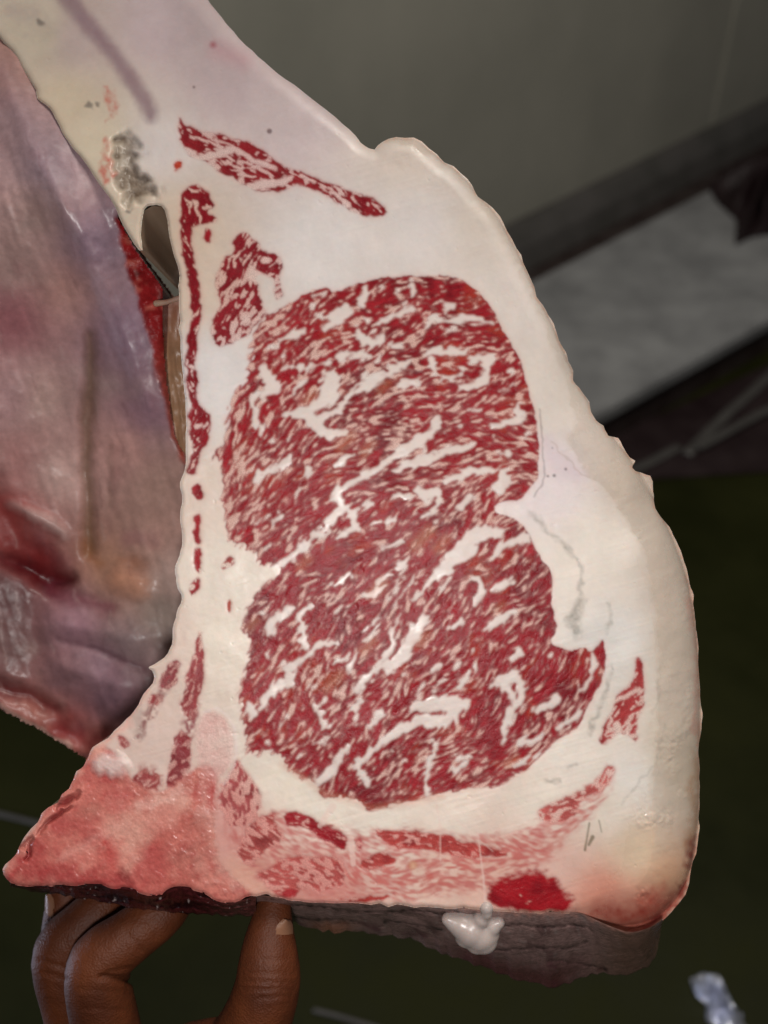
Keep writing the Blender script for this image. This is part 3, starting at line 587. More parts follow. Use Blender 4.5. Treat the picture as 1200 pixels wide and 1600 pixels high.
muscle('side_muscle', [[(365, 372), (385, 360), (402, 382), (420, 394), (437, 399), (442, 417), (436, 428), (442, 451), (434, 471), (428, 460), (431, 440), (420, 430), (405, 428), (398, 440), (410, 452), (407, 474), (413, 489), (397, 514), (376, 532), (356, 537), (346, 544), (334, 538), (331, 507), (338, 490), (347, 470), (336, 455), (340, 425), (348, 404), (362, 396)]], -.15, C3(128, 30, 38),
       crop(330, 420, 4.8, [(300, 40, 40), (400, 90, 45), (430, 170, 40), (420, 240, 35)], [(270, 390, 25), (220, 410, 15)], [(80, 30, 14), (70, 90, 12)]) + [[(415, 408, 7)], [(395, 420, 4)]], wob=.8, pink=.3)
muscle('rim_muscle', [cpoly(760, 1000, 4, [(930, 108), (975, 130), (992, 200), (980, 330), (992, 420), (945, 452), (946, 620), (920, 634), (880, 592), (835, 570), (800, 602), (700, 684), (738, 520), (795, 410), (815, 345), (900, 270), (932, 200)])], -.4, C3(160, 58, 58),
       crop(760, 1000, 4, [(800, 390, 10), (880, 340, 10), (960, 300, 6)], [(810, 520, 18), (830, 570, 20)], [(900, 490, 10), (880, 600, 12)], [(780, 480, 10), (760, 560, 10)], [(930, 390, 12)]), pink=.3)
muscle('rim_muscle', [cpoly(760, 1000, 4, [(760, 768), (825, 800), (790, 850), (752, 930), (680, 960), (600, 1000), (570, 1060), (500, 1130), (400, 1152), (325, 1122), (330, 1060), (420, 1010), (560, 960), (650, 900), (720, 840)])], .1, C3(176, 84, 80), soft=3, pink=.35)
muscle('chine_muscle', [cpoly(0, 1000, 2.667, [(838, -40), (850, 10), (852, 80), (846, 180), (830, 280), (800, 335), (755, 310), (768, 210), (785, 100), (815, 20)])], -.3, C3(150, 62, 64), wob=.7, pink=.4)
muscle('chine_muscle', [cpoly(0, 1000, 2.667, [(745, 375), (800, 390), (800, 470), (772, 570), (732, 622), (686, 612), (700, 540), (720, 440)])], -.1, C3(136, 56, 60), wob=.8, pink=.4)
muscle('chine_muscle', [cpoly(0, 1000, 2.667, [(740, 58), (750, 150), (720, 205), (655, 205), (688, 110)])], -.3, C3(136, 62, 66), wob=.9, pink=.4)
muscle('chine_muscle', [cpoly(0, 1000, 2.667, [(615, 218), (690, 228), (660, 285), (605, 275)])], -.1, C3(150, 66, 68), wob=1, pink=.4)
muscle('chine_muscle', [cpoly(0, 1000, 2.667, [(545, 560), (600, 528), (672, 570), (655, 632), (600, 662), (550, 622)])], -.4, C3(152, 70, 70), wob=1, pink=.5)
muscle('chine_muscle', [cpoly(0, 1000, 2.667, [(488, 390), (540, 412), (535, 450), (500, 455)])], -.4, C3(164, 88, 86), wob=1, pink=.5)
m = T.zeros()
for st in crop(0, 1000, 2.667, [(590, 300, 14), (560, 350, 16), (590, 390, 18)]): T.stroke(st, m, 1, 6)
mix(rgb, wobble(m, 1.5)*np.clip(.35+.5*L_fine, 0, .8), C3(120, 100, 92))
for st, c, a in [([(272, 1040, 7), (255, 1075, 8), (238, 1108, 8), (216, 1150, 7)], (138, 86, 84), .6), ([(310, 1050, 7), (300, 1110, 9), (291, 1160, 10), (272, 1215, 11)], (138, 58, 62), .7), ([(225, 1200, 10), (250, 1215, 10)], (160, 84, 80), .5)]:
    m = wobble(T.stroke(st, T.zeros(), 1, 6), 1.2); mix(rgb, m*np.clip(a*.6+.4*curl+.2*L_fine, 0, .95), C3(*c))
# bottom row
muscle('lower_muscle', [cpoly(320, 1180, 4, [(200, 5), (252, 90), (335, 200), (362, 300), (320, 370), (250, 480), (130, 430), (88, 300), (98, 200), (160, 80)])], .35, C3(164, 78, 78), soft=3, pink=.6, wob=1)
muscle('lower_muscle', [cpoly(320, 1180, 4, [(480, 390), (560, 348), (650, 358), (700, 410), (800, 450), (880, 490), (905, 560), (872, 612), (760, 550), (680, 482), (600, 452), (500, 432)])], -1.0, LEAN, soft=2, pink=.5)
muscle('lower_muscle', [cpoly(320, 1180, 4, [(250, 480), (330, 380), (440, 350), (452, 430), (500, 470), (480, 560), (380, 600), (340, 640), (270, 692), (213, 640), (208, 580)])], .1, C3(164, 76, 72), soft=3, pink=.6)
muscle('lower_muscle', [cpoly(320, 1180, 4, [(302, 740), (400, 695), (560, 608), (640, 640), (850, 640), (900, 720), (865, 822), (720, 850), (585, 840), (572, 892), (488, 902), (430, 872), (380, 800)])], .15, C3(172, 80, 76), soft=4, pink=.7)
muscle('lower_muscle', [cpoly(320, 1180, 4, [(470, 842), (582, 838), (572, 892), (482, 895)])], -1, C3(160, 46, 50), soft=2)
muscle('lower_muscle', [cpoly(320, 1180, 4, [(957, 510), (1005, 520), (985, 605), (955, 600)])], -.6, C3(166, 72, 74), soft=2, pink=.5)
muscle('lower_muscle', [cpoly(300, 1200, 2.667, [(745, 255), (860, 258), (970, 268), (1130, 298), (1220, 325), (1330, 350), (1325, 375), (1190, 375), (1050, 362), (980, 342), (860, 332), (790, 302)])], -.7, C3(172, 66, 62), soft=2, pink=.6)
muscle('lower_muscle', [cpoly(300, 1200, 2.667, [(700, 395), (780, 348), (855, 368), (842, 412), (760, 424), (690, 415)])], -.7, C3(172, 66, 62), soft=2, pink=.6)
muscle('lower_muscle', [cpoly(300, 1200, 2.667, [(590, 550), (700, 540), (840, 535), (820, 552), (700, 565)])], -1, C3(170, 52, 48), soft=1)
muscle('blood_red_muscle', [cpoly(650, 1250, 2.18, [(238, 285), (330, 255), (420, 238), (475, 268), (515, 320), (542, 388), (430, 392), (330, 382), (258, 372)])], -2.6, C3(150, 26, 34), soft=7)
# pink haze, membrane streaks
m = wobble(T.stroke([(560, 1370, 20), (660, 1385, 22), (760, 1330, 16), (850, 1330, 12)], T.zeros(), 1, 16), 2); mix(rgb, m*np.clip(.35+.35*L_fine, 0, .8)*(1-leanness*.5), C3(196, 104, 96))
m = T.zeros()
for st in [[(680, 1245, .9), (688, 1290, 1.1), (688, 1345, .8)], [(745, 1290, 1), (755, 1370, 1.4), (760, 1420, 3)], [(700, 1270, .7), (770, 1330, .7)], [(520, 1260, 6), (500, 1290, 4)], [(548, 1310, 5), (552, 1350, 4)]]: T.stroke(st, m, 1, 1)
mix(rgb, m*.55, C3(228, 200, 190))
m = T.stroke([(645, 1352, 7)], T.zeros(), 1, 2); mix(rgb, m*.5, C3(196, 140, 100)); m = T.stroke([(645, 1352, 3)], T.zeros(), 1, 2); mix(rgb, m*.5, C3(220, 180, 150))
# dark nick in the corner fat
m = T.zeros()
for st in [[(921, 1286, 1.4), (917, 1310, 1.2), (914, 1328, 2)], [(926, 1308, 3.2), (920, 1320, 2)], [(936, 1282, .8), (940, 1300, .8)]]: T.stroke(st, m, 1, 1.1)
mix(rgb, m*.75, C3(104, 92, 66))
# red fringe on the corner
m = wobble(T.stroke([(1088, 1310, 6), (1084, 1370, 10), (1060, 1415, 13), (1020, 1445, 10), (990, 1462, 10)], T.zeros(), 1, 7), 2); mix(rgb, m*.85, C3(122, 30, 30))
m = wobble(T.stroke([(930, 1420, 12), (975, 1436, 18), (1040, 1400, 14)], T.zeros(), 1, 14), 2.5); mix(rgb, m*np.clip(.55+.3*n_mid+.2*n_hi, 0, .9), C3(164, 66, 54))
m = wobble(T.stroke([(1085, 1180, 6), (1088, 1280, 7), (1075, 1320, 6)], T.zeros(), 1, 6), 1.5); mix(rgb, m*.45, C3(160, 110, 70))
m = wobble(T.stroke([(1076, 900, 3), (1088, 1000, 4), (1091, 1150, 4)], T.zeros(), 1, 5), 1.5); mix(rgb, m*.5, C3(190, 130, 116))
wet = np.maximum(wet, T.stroke([(1070, 1120, 26), (1055, 1200, 36), (1020, 1320, 60), (980, 1420, 40)], T.zeros(), 1, 30))
# ---- bone
BONE = [(2, 1360), (40, 1305), (90, 1240), (125, 1196), (133, 1178), (160, 1162), (185, 1180), (200, 1215), (228, 1235), (262, 1232), (285, 1215), (304, 1200), (318, 1196), (336, 1200), (340, 1235), (334, 1290), (345, 1350), (385, 1390), (400, 1402), (370, 1416), (345, 1416), (318, 1400), (290, 1390), (265, 1392), (250, 1406), (200, 1394), (50, 1392), (2, 1385)]
bone = wobble(T.poly(BONE, 2, 4), .8)
bc = C3(194, 114, 103)[None, None]*(1+.10*n_lo+.13*n_mid+.12*n_hi+.05*np.clip(L_thread, -2, 2))[..., None]
mix(bc, smooth(-.2, .9, fbm(h_, w_, 50, 131, 3))*.75, C3(178, 76, 74))
mix(bc, smooth(.2, 1.1, fbm(h_, w_, 9, 137, 3))*.5, C3(168, 66, 66))
mix(bc, smooth(.1, 1.0, fbm(h_, w_, 60, 141, 3))*.6, C3(220, 168, 152))
bs = [([(170, 1330, 16), (175, 1350, 12)], 14, .6, (186, 62, 62)), ([(190, 1372, 10), (200, 1378, 8)], 5, .7, (120, 34, 36)), ([(260, 1290, 26)], 20, .4, (196, 90, 84)), ([(60, 1365, 16), (120, 1372, 14), (180, 1380, 10)], 10, .75, (160, 54, 56)), ([(22, 1350, 12), (60, 1315, 12)], 12, .6, (164, 60, 60)), ([(250, 1380, 10), (300, 1375, 10)], 9, .5, (176, 84, 76)), ([(130, 1310, 5), (150, 1318, 4)], 4, .5, (150, 60, 58)), ([(230, 1320, 4)], 4, .5, (160, 66, 62)), ([(285, 1330, 5), (300, 1310, 4)], 5, .4, (160, 70, 66)),
      ([(215, 1262, 7), (250, 1247, 8), (285, 1235, 7)], 6, .6, (226, 176, 164)), ([(100, 1340, 9), (170, 1300, 8), (190, 1290, 6)], 8, .4, (222, 160, 148)), ([(345, 1280, 14), (352, 1340, 16), (370, 1370, 16)], 12, .55, (214, 172, 158)),
      ([(140, 1268, 14)], 8, .45, (170, 110, 98)), ([(180, 1258, 12)], 8, .4, (190, 76, 76)), ([(335, 1135, 18), (335, 1190, 16)], 14, .75, (212, 164, 156)), ([(318, 1215, 8), (322, 1290, 10)], 8, .5, (214, 158, 146)), ([(348, 1165, 7)], 5, .4, (190, 96, 96))]
for st, so, a, c in bs: mix(bc, wobble(T.stroke(st, T.zeros(), 1, so), 2)*a, C3(*c))
rgb = rgb*(1-bone[..., None])+bc*bone[..., None]
i_b = part_id('chine_bone'); parts[bone > .5] = i_b
wet = np.maximum(wet, bone*.6)
lobe = wobble(T.poly([(308, 1205), (306, 1160), (312, 1122), (325, 1108), (345, 1115), (360, 1135), (366, 1165), (362, 1190), (348, 1208), (330, 1215)], 2, 5), .7)
mix(rgb, lobe*np.clip(.55+.15*n_mid+.04*curl, 0, .9), C3(202, 142, 136)); parts[(lobe > .5) & (bone < .5)] = part_id('cartilage_tip')
m = wobble(T.stroke([(318, 1112, 1), (340, 1106, 1.4), (360, 1122, 1.6), (370, 1160, 1.6), (366, 1195, 1.4), (350, 1225, 1)], T.zeros(), 1, 1.6), .6); mix(rgb, m*.6, C3(226, 206, 202))
cart = wobble(T.stroke([(160, 1192, 14), (182, 1196, 16)], T.zeros(), 1, 8), 1); mix(rgb, cart*.8, C3(222, 200, 194)); parts[(cart > .5) & inside] = part_id('cartilage_disc')
# dark creases of the sawn tip
m = T.zeros()
for st in [[(90, 1258, 4), (105, 1250, 5), (122, 1240, 2)], [(60, 1298, 3), (85, 1278, 4), (112, 1262, 2)], [(30, 1322, 3), (48, 1310, 4), (40, 1340, 3)]]: T.stroke(st, m, 1, 3)
crease = wobble(m, 1); mix(rgb, crease*.75, C3(124, 34, 36))
m = wobble(T.stroke([(8, 1362, 5), (30, 1330, 5), (75, 1275, 4), (130, 1195, 4), (200, 1128, 4), (235, 1062, 4)], T.zeros(), 1, 4), 1); mix(rgb, m*.5, C3(222, 152, 138))
# ---- the strip towards the flank
m = wobble(T.poly(cpoly(0, 0, 3, [(215, -60), (330, -60), (440, 90), (560, 235), (650, 360), (720, 470), (742, 560), (700, 575), (660, 520), (590, 390), (480, 240), (360, 110)]), 2, 7), .5); mix(rgb, m*.75*(1+.08*n_mid), C3(128, 98, 110))
m = T.stroke([(30, 20, 14), (60, 40, 10)], T.zeros(), 1, 14); mix(rgb, wobble(m, 3)*.35, C3(150, 130, 134))
m = T.zeros()
for st in crop(0, 0, 3, [(590, 670, 30), (600, 730, 50), (600, 810, 60), (640, 870, 55), (700, 900, 30)]): T.stroke(st, m, 1, 7)
deb = wobble(m, 2.5); mix(rgb, deb*np.clip(.78+.18*n_hi+.2*n_mid, 0, 1), C3(88, 70, 55)); i_d = part_id('torn_tissue'); parts[deb > .5] = i_d
m = T.zeros()
for st in crop(0, 0, 3, [(520, 660, 14), (505, 730, 20), (510, 820, 28)], [(500, 430, 20), (520, 540, 22)]): T.stroke(st, m, 1, 5)
mix(rgb, wobble(m, 2)*np.clip(.5+.4*n_hi, 0, .9), C3(184, 84, 70))
for x, y, r in [(137, 163, 5), (150, 161, 4), (201, 326, 4), (240, 305, 4), (62, 38, 5)]: mix(rgb, wobble(T.stroke([(x, y, r)], T.zeros(), 1, 2), 1)*.7, C3(96, 88, 84))
m = T.stroke([(333, 70, 4)], T.zeros(), 1, 4); mix(rgb, m*.8, C3(150, 40, 56)); m = T.stroke([(340, 78, 12), (380, 95, 10)], T.zeros(), 1, 14); mix(rgb, m*.35, C3(196, 130, 142))
for x, y, r in [(215, 194, 1.5), (203, 210, 1.2)]: wet = np.maximum(wet, T.stroke([(x, y, r)], T.zeros(), 1, 2))

bl = box_blur(box_blur(np.clip(leanness, 0, 1), 4), 4)
mix(rgb, np.clip(bl*1.3, 0, 1)*(1-np.clip(leanness, 0, 1))*(1-eye*.75)*(1-bone)*.55, C3(206, 140, 132))
for k in range(3): rgb[..., k] = .45*rgb[..., k]+.55*box_blur(rgb[..., k], 1)
m = smooth(6, 1, dist)*smooth(540, 600, GX); mix(rgb, m*np.clip(.5+.4*n_hi, 0, .9), C3(200, 162, 142))
# ---- relief of the face (metres, + is away from the lens)
bev = T.idw([(600, 220, 22), (720, 270, 26), (840, 450, 30), (940, 680, 48), (1050, 850, 66), (1092, 1050, 66), (1095, 1250, 74), (1040, 1440, 60), (800, 1420, 7), (500, 1410, 6), (200, 1385, 7), (10, 1360, 9), (120, 1200, 8), (230, 1060, 7), (280, 900, 6), (285, 600, 5), (270, 370, 6), (200, 370, 8), (100, 210, 10), (0, 60, 12), (440, 120, 26), (330, 0, 30)], 4)[..., 0]
wide = smooth(18, 34, bev)
u = np.clip(1-(sdist*wide+dist*(1-wide))/np.maximum(bev, 1), 0, 1)
relief = bev*S*(.14*u*smooth(20, 45, bev)+(1-np.sqrt(np.clip(1-u*u*.985, 0, 1)))*.9)
knee = np.where(GY < 220, 330-GY-55, np.clip(330-GY, 0, 999)**2/220)
relief += knee*(.00008*smooth(520, 250, GX)+.00003)
relief += .0004*n_lo + .00007*n_mid + .00001*n_hi
relief += .00012*box_blur(np.clip(leanness, 0, 1), 3) - .00002*np.clip(L_fine, -2, 2)*leanness
relief += np.clip(wet-.35, 0, 1)*(1-bone)*smooth(-.2, 1.0, fbm(h_, w_, 40, 179, 2))*(.00036*fbm(h_, w_, 6, 171, 2)+.0003*fbm(h_, w_, 15, 175, 2))
relief += crease*.0022 + box_blur(deb, 4)*(.0030+.0003*n_hi)
relief += bone*(.00006*n_hi+.00004*fbm(h_, w_, 4, 151, 2)) + .0007*cart*-1
relief += box_blur(box_blur(bandm, 16), 12)*(.00018*fbm(h_, w_, 22, 161, 2)+.00003*fbm(h_, w_, 6, 165, 2))
kn = vnoise(h_, w_, 3, 501); kn = sum(np.roll(kn, (int(-k*.3), k), (0, 1)) for k in range(-30, 31, 2)); kn /= kn.std()
relief += .00001*kn*(1-leanness) + .00014*smooth(1.2, 1.55, fbm(h_, w_, 9, 505, 2))*(1-eye)
# soft ridge across the upper fat
relief -= .0014*box_blur(box_blur(T.stroke([(240, 200, 16), (370, 140, 16), (460, 100, 16)], T.zeros(), 1, 8), 18), 18)

# ---- mesh the face, one mesh for each part
carc = thing('beef_carcass', 'side of beef cut across the ribs showing a marbled rib eye under thick white fat', 'meat', tuple(P(600, 1420, .03)))
base_c = np.array(carc.location)
G = 1.5
nx = int(1262/G); ny = int(1650/G)
gx = -155+np.arange(nx)*G; gy = -155+np.arange(ny)*G
VX, VY = np.meshgrid(gx, gy)
cxc, cyc = np.meshgrid(gx[:-1]+G/2, gy[:-1]+G/2)
ci = (cxc-T.x0).astype(int); cj = (cyc-T.y0).astype(int)
keep = inside[cj, ci]
plab = parts[cj, ci].astype(np.int32); slab_ = seam_id[cj, ci]*((seam[cj, ci] > .5) & (plab == e_id))
idx = np.arange(nx*ny).reshape(ny, nx)
quad = np.stack([idx[:-1, :-1], idx[1:, :-1], idx[1:, 1:], idx[:-1, 1:]], -1)
used_in = np.zeros(nx*ny, np.int8); np.add.at(used_in, quad[keep].ravel(), 1)
border = (used_in > 0) & (used_in < 4)
vx_, vy_ = VX.ravel().copy(), VY.ravel().copy()
bi = np.nonzero(border)[0]
ti = np.clip((vx_[bi]-T.x0).astype(int), 0, w_-1); tj_ = np.clip((vy_[bi]-T.y0).astype(int), 0, h_-1)
near_ok = dist[tj_, ti] < 3.5
vx_[bi[near_ok]] = nearx[tj_, ti][near_ok]; vy_[bi[near_ok]] = neary[tj_, ti][near_ok]
dep = T.sample(relief, vx_, vy_)
W3 = P(vx_, vy_, dep)-base_c
colr = np.concatenate([np.clip(T.sample(rgb, vx_, vy_), .002, .9), np.clip(T.sample(wet, vx_, vy_), 0, 1)[:, None]], 1)
Wg = W3.reshape(ny, nx, 3)
du = np.gradient(Wg, axis=1); dv = np.gradient(Wg, axis=0)
nrm = np.cross(dv, du); nrm /= np.linalg.norm(nrm, axis=-1, keepdims=True)+1e-12
nrm = nrm.reshape(-1, 3); flip = np.sign(-(nrm @ FWD)); nrm *= np.where(flip == 0, 1, flip)[:, None]
def face_part(name, sel, mat, parent):
    F = quad[sel]
    if not len(F): return None
    u_, inv = np.unique(F, return_inverse=True)
    me = quads_mesh(name, W3[u_], inv.reshape(F.shape), colr[u_], nrm[u_])
    return obj(name, me, mat, parent)
cover = face_part('fat_cover', keep & (plab == 0), M_fat, carc)
ids = {v: k.split('#')[0] for k, v in PART.items()}
eye_o = None
for v, nm in ids.items():
    mat = {'chine_bone': M_bone, 'cartilage_disc': M_fat, 'cartilage_tip': M_bone, 'torn_tissue': M_wall}.get(nm, M_lean)
    sel = keep & (plab == v) & ((slab_ == 0) if v == e_id else True)
    if v == e_id:
        ns = np.bincount(slab_[keep & (plab == v)], minlength=len(SEAMS)+1)
        small = np.nonzero(ns*G*G < 130)[0]; slab_[np.isin(slab_, small)] = 0
        sel = keep & (plab == v) & (slab_ == 0)
    o = face_part(nm, sel, mat, carc)
    if v == e_id: eye_o = o
for k in range(1, len(SEAMS)+1):
    sel = keep & (slab_ == k) & (plab == e_id)
    if sel.any(): face_part('fat_seam', sel, M_fat, eye_o)

# ---- the body behind the face
ring = SILR[::2]
mid = ring.mean(0)
def body_ring(depth, inset):
    t = np.roll(ring, -1, 0)-np.roll(ring, 1, 0); t /= np.linalg.norm(t, axis=1, keepdims=True)+1e-9
    nn = np.stack([-t[:, 1], t[:, 0]], 1)          # outline runs clockwise on screen: this points inward
    p = ring+nn*inset
    d0 = T.sample(relief, ring[:, 0], ring[:, 1])
    # straight back from the face, not along the ray
    q = P(p[:, 0], p[:, 1], d0) + FWD*depth
    return q-base_c
rings = [body_ring(.0012, 1.2), body_ring(.004, 1.0), body_ring(.02, 2), body_ring(.045, 3.5), body_ring(.075, 6), body_ring(.10, 9)]
n = len(ring); V = np.vstack(rings); F = []
for k in range(len(rings)-1):
    a = np.arange(n)+k*n; b = np.roll(np.arange(n), -1)+k*n
    F.append(np.stack([a, b, b+n, a+n], 1))
F = np.vstack(F)
cb = np.tile(C3(176, 150, 128), (len(V), 1)).astype(np.float32)*(1+.1*np.random.default_rng(4).uniform(-1, 1, (len(V), 1)))
me = quads_mesh('carcass_back', V, F, cb)
bm = bmesh.new(); bm.from_mesh(me); bm.verts.ensure_lookup_table()
bm.faces.new([bm.verts[i] for i in range(len(V)-n, len(V))]); bmesh.ops.recalc_face_normals(bm, faces=bm.faces); bm.to_mesh(me); bm.free()
obj('carcass_back', me, M_fat, carc)

# ================================================================== INSIDE WALL OF THE RIB CAGE
I = Canvas(-420, -60, 360, 1290, 1.5)
IX, IY = np.meshgrid(I.X, I.Y)
red_right = [(182, 338), (190, 350), (197, 365), (212, 390), (232, 420), (255, 452), (252, 475), (255, 512), (257, 557), (260, 590), (265, 625), (270, 662), (277, 692), (287, 707), (330, 760)]
IN = [(-410, -50), (100, -50), (110, 100), (165, 205), (200, 300), (198, 325)] + red_right + [(340, 900), (320, 1060), (250, 1150), (205, 1215), (160, 1205), (138, 1186), (110, 1170), (60, 1140), (0, 1103), (-120, 1040), (-410, 900)]
INR = ragged(IN, 1.5, 9)
im = I.poly(INR, 0, 0) > .5
ic = I.idw([(x, y, *C3(r, g, b)) for x, y, r, g, b in [
 (20, 100, 150, 118, 110), (10, 200, 146, 124, 126), (80, 260, 148, 130, 136), (150, 380, 138, 118, 130), (30, 400, 168, 140, 134), (60, 330, 160, 134, 128), (200, 520, 146, 122, 136), (230, 640, 150, 120, 130), (100, 450, 178, 140, 132), (20, 500, 150, 100, 104), (60, 620, 176, 148, 140),
 (20, 620, 168, 136, 136), (90, 740, 186, 158, 150), (30, 720, 160, 120, 116), (190, 700, 176, 138, 130), (250, 760, 170, 140, 128), (230, 840, 176, 142, 130), (20, 800, 150, 80, 76), (200, 900, 176, 136, 118), (170, 880, 160, 122, 100), (260, 900, 172, 150, 140), (250, 960, 150, 138, 128),
 (60, 880, 110, 40, 44), (20, 930, 90, 62, 62), (120, 970, 144, 112, 122), (200, 1000, 132, 116, 116), (160, 1040, 136, 112, 122), (30, 1010, 96, 68, 66), (100, 1060, 120, 92, 96), (170, 1090, 110, 86, 96), (60, 1110, 150, 100, 90), (100, 1130, 130, 60, 56), (140, 1170, 170, 110, 100), (-300, 500, 150, 120, 120)]], 3.0)  # lower-left points are dark: shade there is put into the colour
def iw(a, k):
    b = bbox(a, 14); o = np.zeros_like(a); o[b] = I.sample(a, IX[b]+vn1[b]*k, IY[b]+vn2[b]*k); return o
vn1 = vnoise(I.h, I.w, 14, 301)*5+vnoise(I.h, I.w, 5, 302)*2.5; vn2 = vnoise(I.h, I.w, 14, 303)*5+vnoise(I.h, I.w, 5, 304)*2.5
in_lo = fbm(I.h, I.w, 60, 311, 3); in_hi = fbm(I.h, I.w, 9, 315, 3)
# streaks running down the wall
st_ = vnoise(I.h, I.w, 6, 321); st_ = sum(np.roll(st_, (k, int(k*.35)), (0, 1)) for k in range(-22, 23, 2)); st_ /= st_.std()
ic = ic*(1.1+.12*in_lo+.07*in_hi+.05*st_)[..., None]; g_ = ic.mean(-1, keepdims=True); ic = (g_+(ic-g_)*1.0)*np.array([1.05, .97, .98]).astype(np.float32)
mix(ic, smooth(.3, 1.3, fbm(I.h, I.w, 40, 331, 3))*.4, C3(150, 96, 102)); mix(ic, smooth(.4, 1.3, fbm(I.h, I.w, 55, 335, 3))*.35, C3(190, 168, 158))
hgt = I.zeros()
def imark(st, soft, a, c, h=0., k=1.0):
    m = I.zeros(); I.stroke(st, m, 1, soft); m = iw(m, k)
    if c is not None: mix(ic, m*a, C3(*c))
    if h: hgt[...] += m*h
# red cut edge beside the opening
redm = iw(I.poly([(180, 332), (200, 360), (214, 388), (234, 418), (262, 450), (258, 480), (262, 560), (266, 600), (272, 660), (280, 690), (290, 705), (292, 735), (275, 702), (263, 655), (250, 612), (238, 555), (225, 500), (207, 450), (195, 410), (183, 360)], 1, 2), .8)
rc = C3(138, 30, 32)[None, None]*(1+.3*in_hi)[..., None]; mix(rc, smooth(.2, 1, fbm(I.h, I.w, 12, 341, 2))*.7, C3(196, 100, 86)); mix(rc, smooth(500, 650, IY)*.5, C3(184, 96, 72))
ic = ic*(1-redm[..., None])+rc*redm[..., None]
imark([(140, 525, 8), (143, 600, 10), (138, 640, 12), (135, 700, 9), (138, 780, 8), (140, 860, 10)], 7, .62, (104, 76, 44), .0035, .5)
imark([(172, 700, 3), (172, 790, 4)], 4, .35, (110, 84, 70), .001, .6)
imark([(20, 790, 5), (60, 810, 8), (100, 835, 6)], 7, .6, (196, 168, 162), -.003)
imark([(-20, 770, 24), (20, 850, 30), (60, 885, 26), (90, 900, 16)], 14, .6, (130, 40, 38), .004)
imark([(0, 875, 5), (40, 885, 12), (70, 905, 12), (110, 905, 10)], 8, .8, (84, 14, 22), .005)
imark([(80, 920, 12), (130, 940, 10), (170, 950, 8)], 8, .6, (110, 44, 62), .002)
imark([(130, 850, 7), (150, 880, 9)], 8, .6, (150, 96, 64)); imark([(190, 875, 5), (220, 882, 8)], 7, .5, (150, 96, 66), .002)
imark([(185, 905, 16), (215, 915, 16)], 12, .55, (206, 146, 116), -.004)
imark([(90, 1000, 2), (150, 1012, 3), (190, 1028, 4), (225, 1045, 3)], 4, .7, (86, 48, 58), .004, .5)
imark([(100, 975, 20), (200, 995, 26)], 26, .0, None, -.007, .5); imark([(100, 1040, 20), (180, 1070, 26)], 26, .0, None, -.007, .5)
imark([(-10, 1070, 12), (50, 1090, 10), (85, 1110, 8)], 8, .75, (94, 18, 22), .004)
imark([(100, 1135, 14), (140, 1165, 12), (165, 1150, 10)], 10, .65, (128, 34, 38), .002)
imark([(0, 1104, 3), (60, 1140, 4), (110, 1170, 4)], 4, .7, (206, 170, 156), -.001)
imark([(0, 110, 20), (60, 240, 22), (130, 380, 26), (190, 520, 26), (235, 640, 18)], 26, .35, (128, 106, 122), -.006, .6)
for k in range(70):
    x, y = rng.uniform(-20, 270), rng.uniform(150, 1080); imark([(x, y, .8), (x+rng.uniform(2, 8), y+rng.uniform(14, 40), .8)], 1.6, .35, ((110, 70, 72), (190, 166, 160))[k % 2], 0, .8)
imark([(150, 440, 6), (178, 520, 5), (205, 590, 4)], 6, .3, (190, 168, 184))
for k in range(26):       # short pale wrinkles on the membrane
    x, y = 30+k*7.4+rng.uniform(-14, 14), 185+k*15+rng.uniform(-20, 20); imark([(x, y, 1.2), (x+6, y+18, 1.2)], 2, .25, (186, 164, 170), -.00012, .6)
hgt = box_blur(box_blur(hgt, 4), 3)
depth_i = .0025 + .0115*smooth(290, 560, IY) + .045*smooth(250, 950, IY) - .010*smooth(0, -300, IX) + .004*np.sin(IX/70.)*smooth(300, 700, IY) + hgt + .0010*in_lo + .00012*in_hi + .00006*st_ + .00011*np.where(IY < 220, 330-IY-55, np.clip(330-IY, 0, 999)**2/220)
# edge rolls back
idist = np.full((I.h, I.w), 99., np.float32)
for (x1, y1), (x2, y2) in zip(INR, np.roll(INR, -1, 0)):
    wy, wx = I.win(min(x1, x2)-20, min(y1, y2)-20, max(x1, x2)+20, max(y1, y2)+20)
    X = I.X[wx][None, :]; Y = I.Y[wy][:, None]; dx, dy = x2-x1, y2-y1
    t = np.clip(((X-x1)*dx+(Y-y1)*dy)/(dx*dx+dy*dy+1e-9), 0, 1)
    o = idist[wy, wx]; np.minimum(o, np.hypot(X-x1-t*dx, Y-y1-t*dy), out=o)
uu = np.clip(1-idist/12., 0, 1); depth_i += redm*(.0007*fbm(I.h, I.w, 8, 345, 3)) + .0024*(1-np.sqrt(np.clip(1-uu*uu*.98, 0, 1)))
G2 = 2.0
gx = -400+np.arange(int(745/G2))*G2; gy = -45+np.arange(int(1275/G2))*G2
VX, VY = np.meshgrid(gx, gy); idx = np.arange(VX.size).reshape(VX.shape)
cx2, cy2 = np.meshgrid(gx[:-1]+G2/2, gy[:-1]+G2/2)
ii2 = np.clip(((cx2-I.x0)/I.step).astype(int), 0, I.w-1); jj2 = np.clip(((cy2-I.y0)/I.step).astype(int), 0, I.h-1)
k2 = im[jj2, ii2]; rm2 = redm[jj2, ii2] > .5
quad2 = np.stack([idx[:-1, :-1], idx[1:, :-1], idx[1:, 1:], idx[:-1, 1:]], -1)
Wi = P(VX.ravel(), VY.ravel(), I.sample(depth_i, VX.ravel(), VY.ravel()))-base_c
ci_ = np.concatenate([np.clip(I.sample(ic, VX.ravel(), VY.ravel()), .002, .9), np.full((VX.size, 1), .22)], 1)
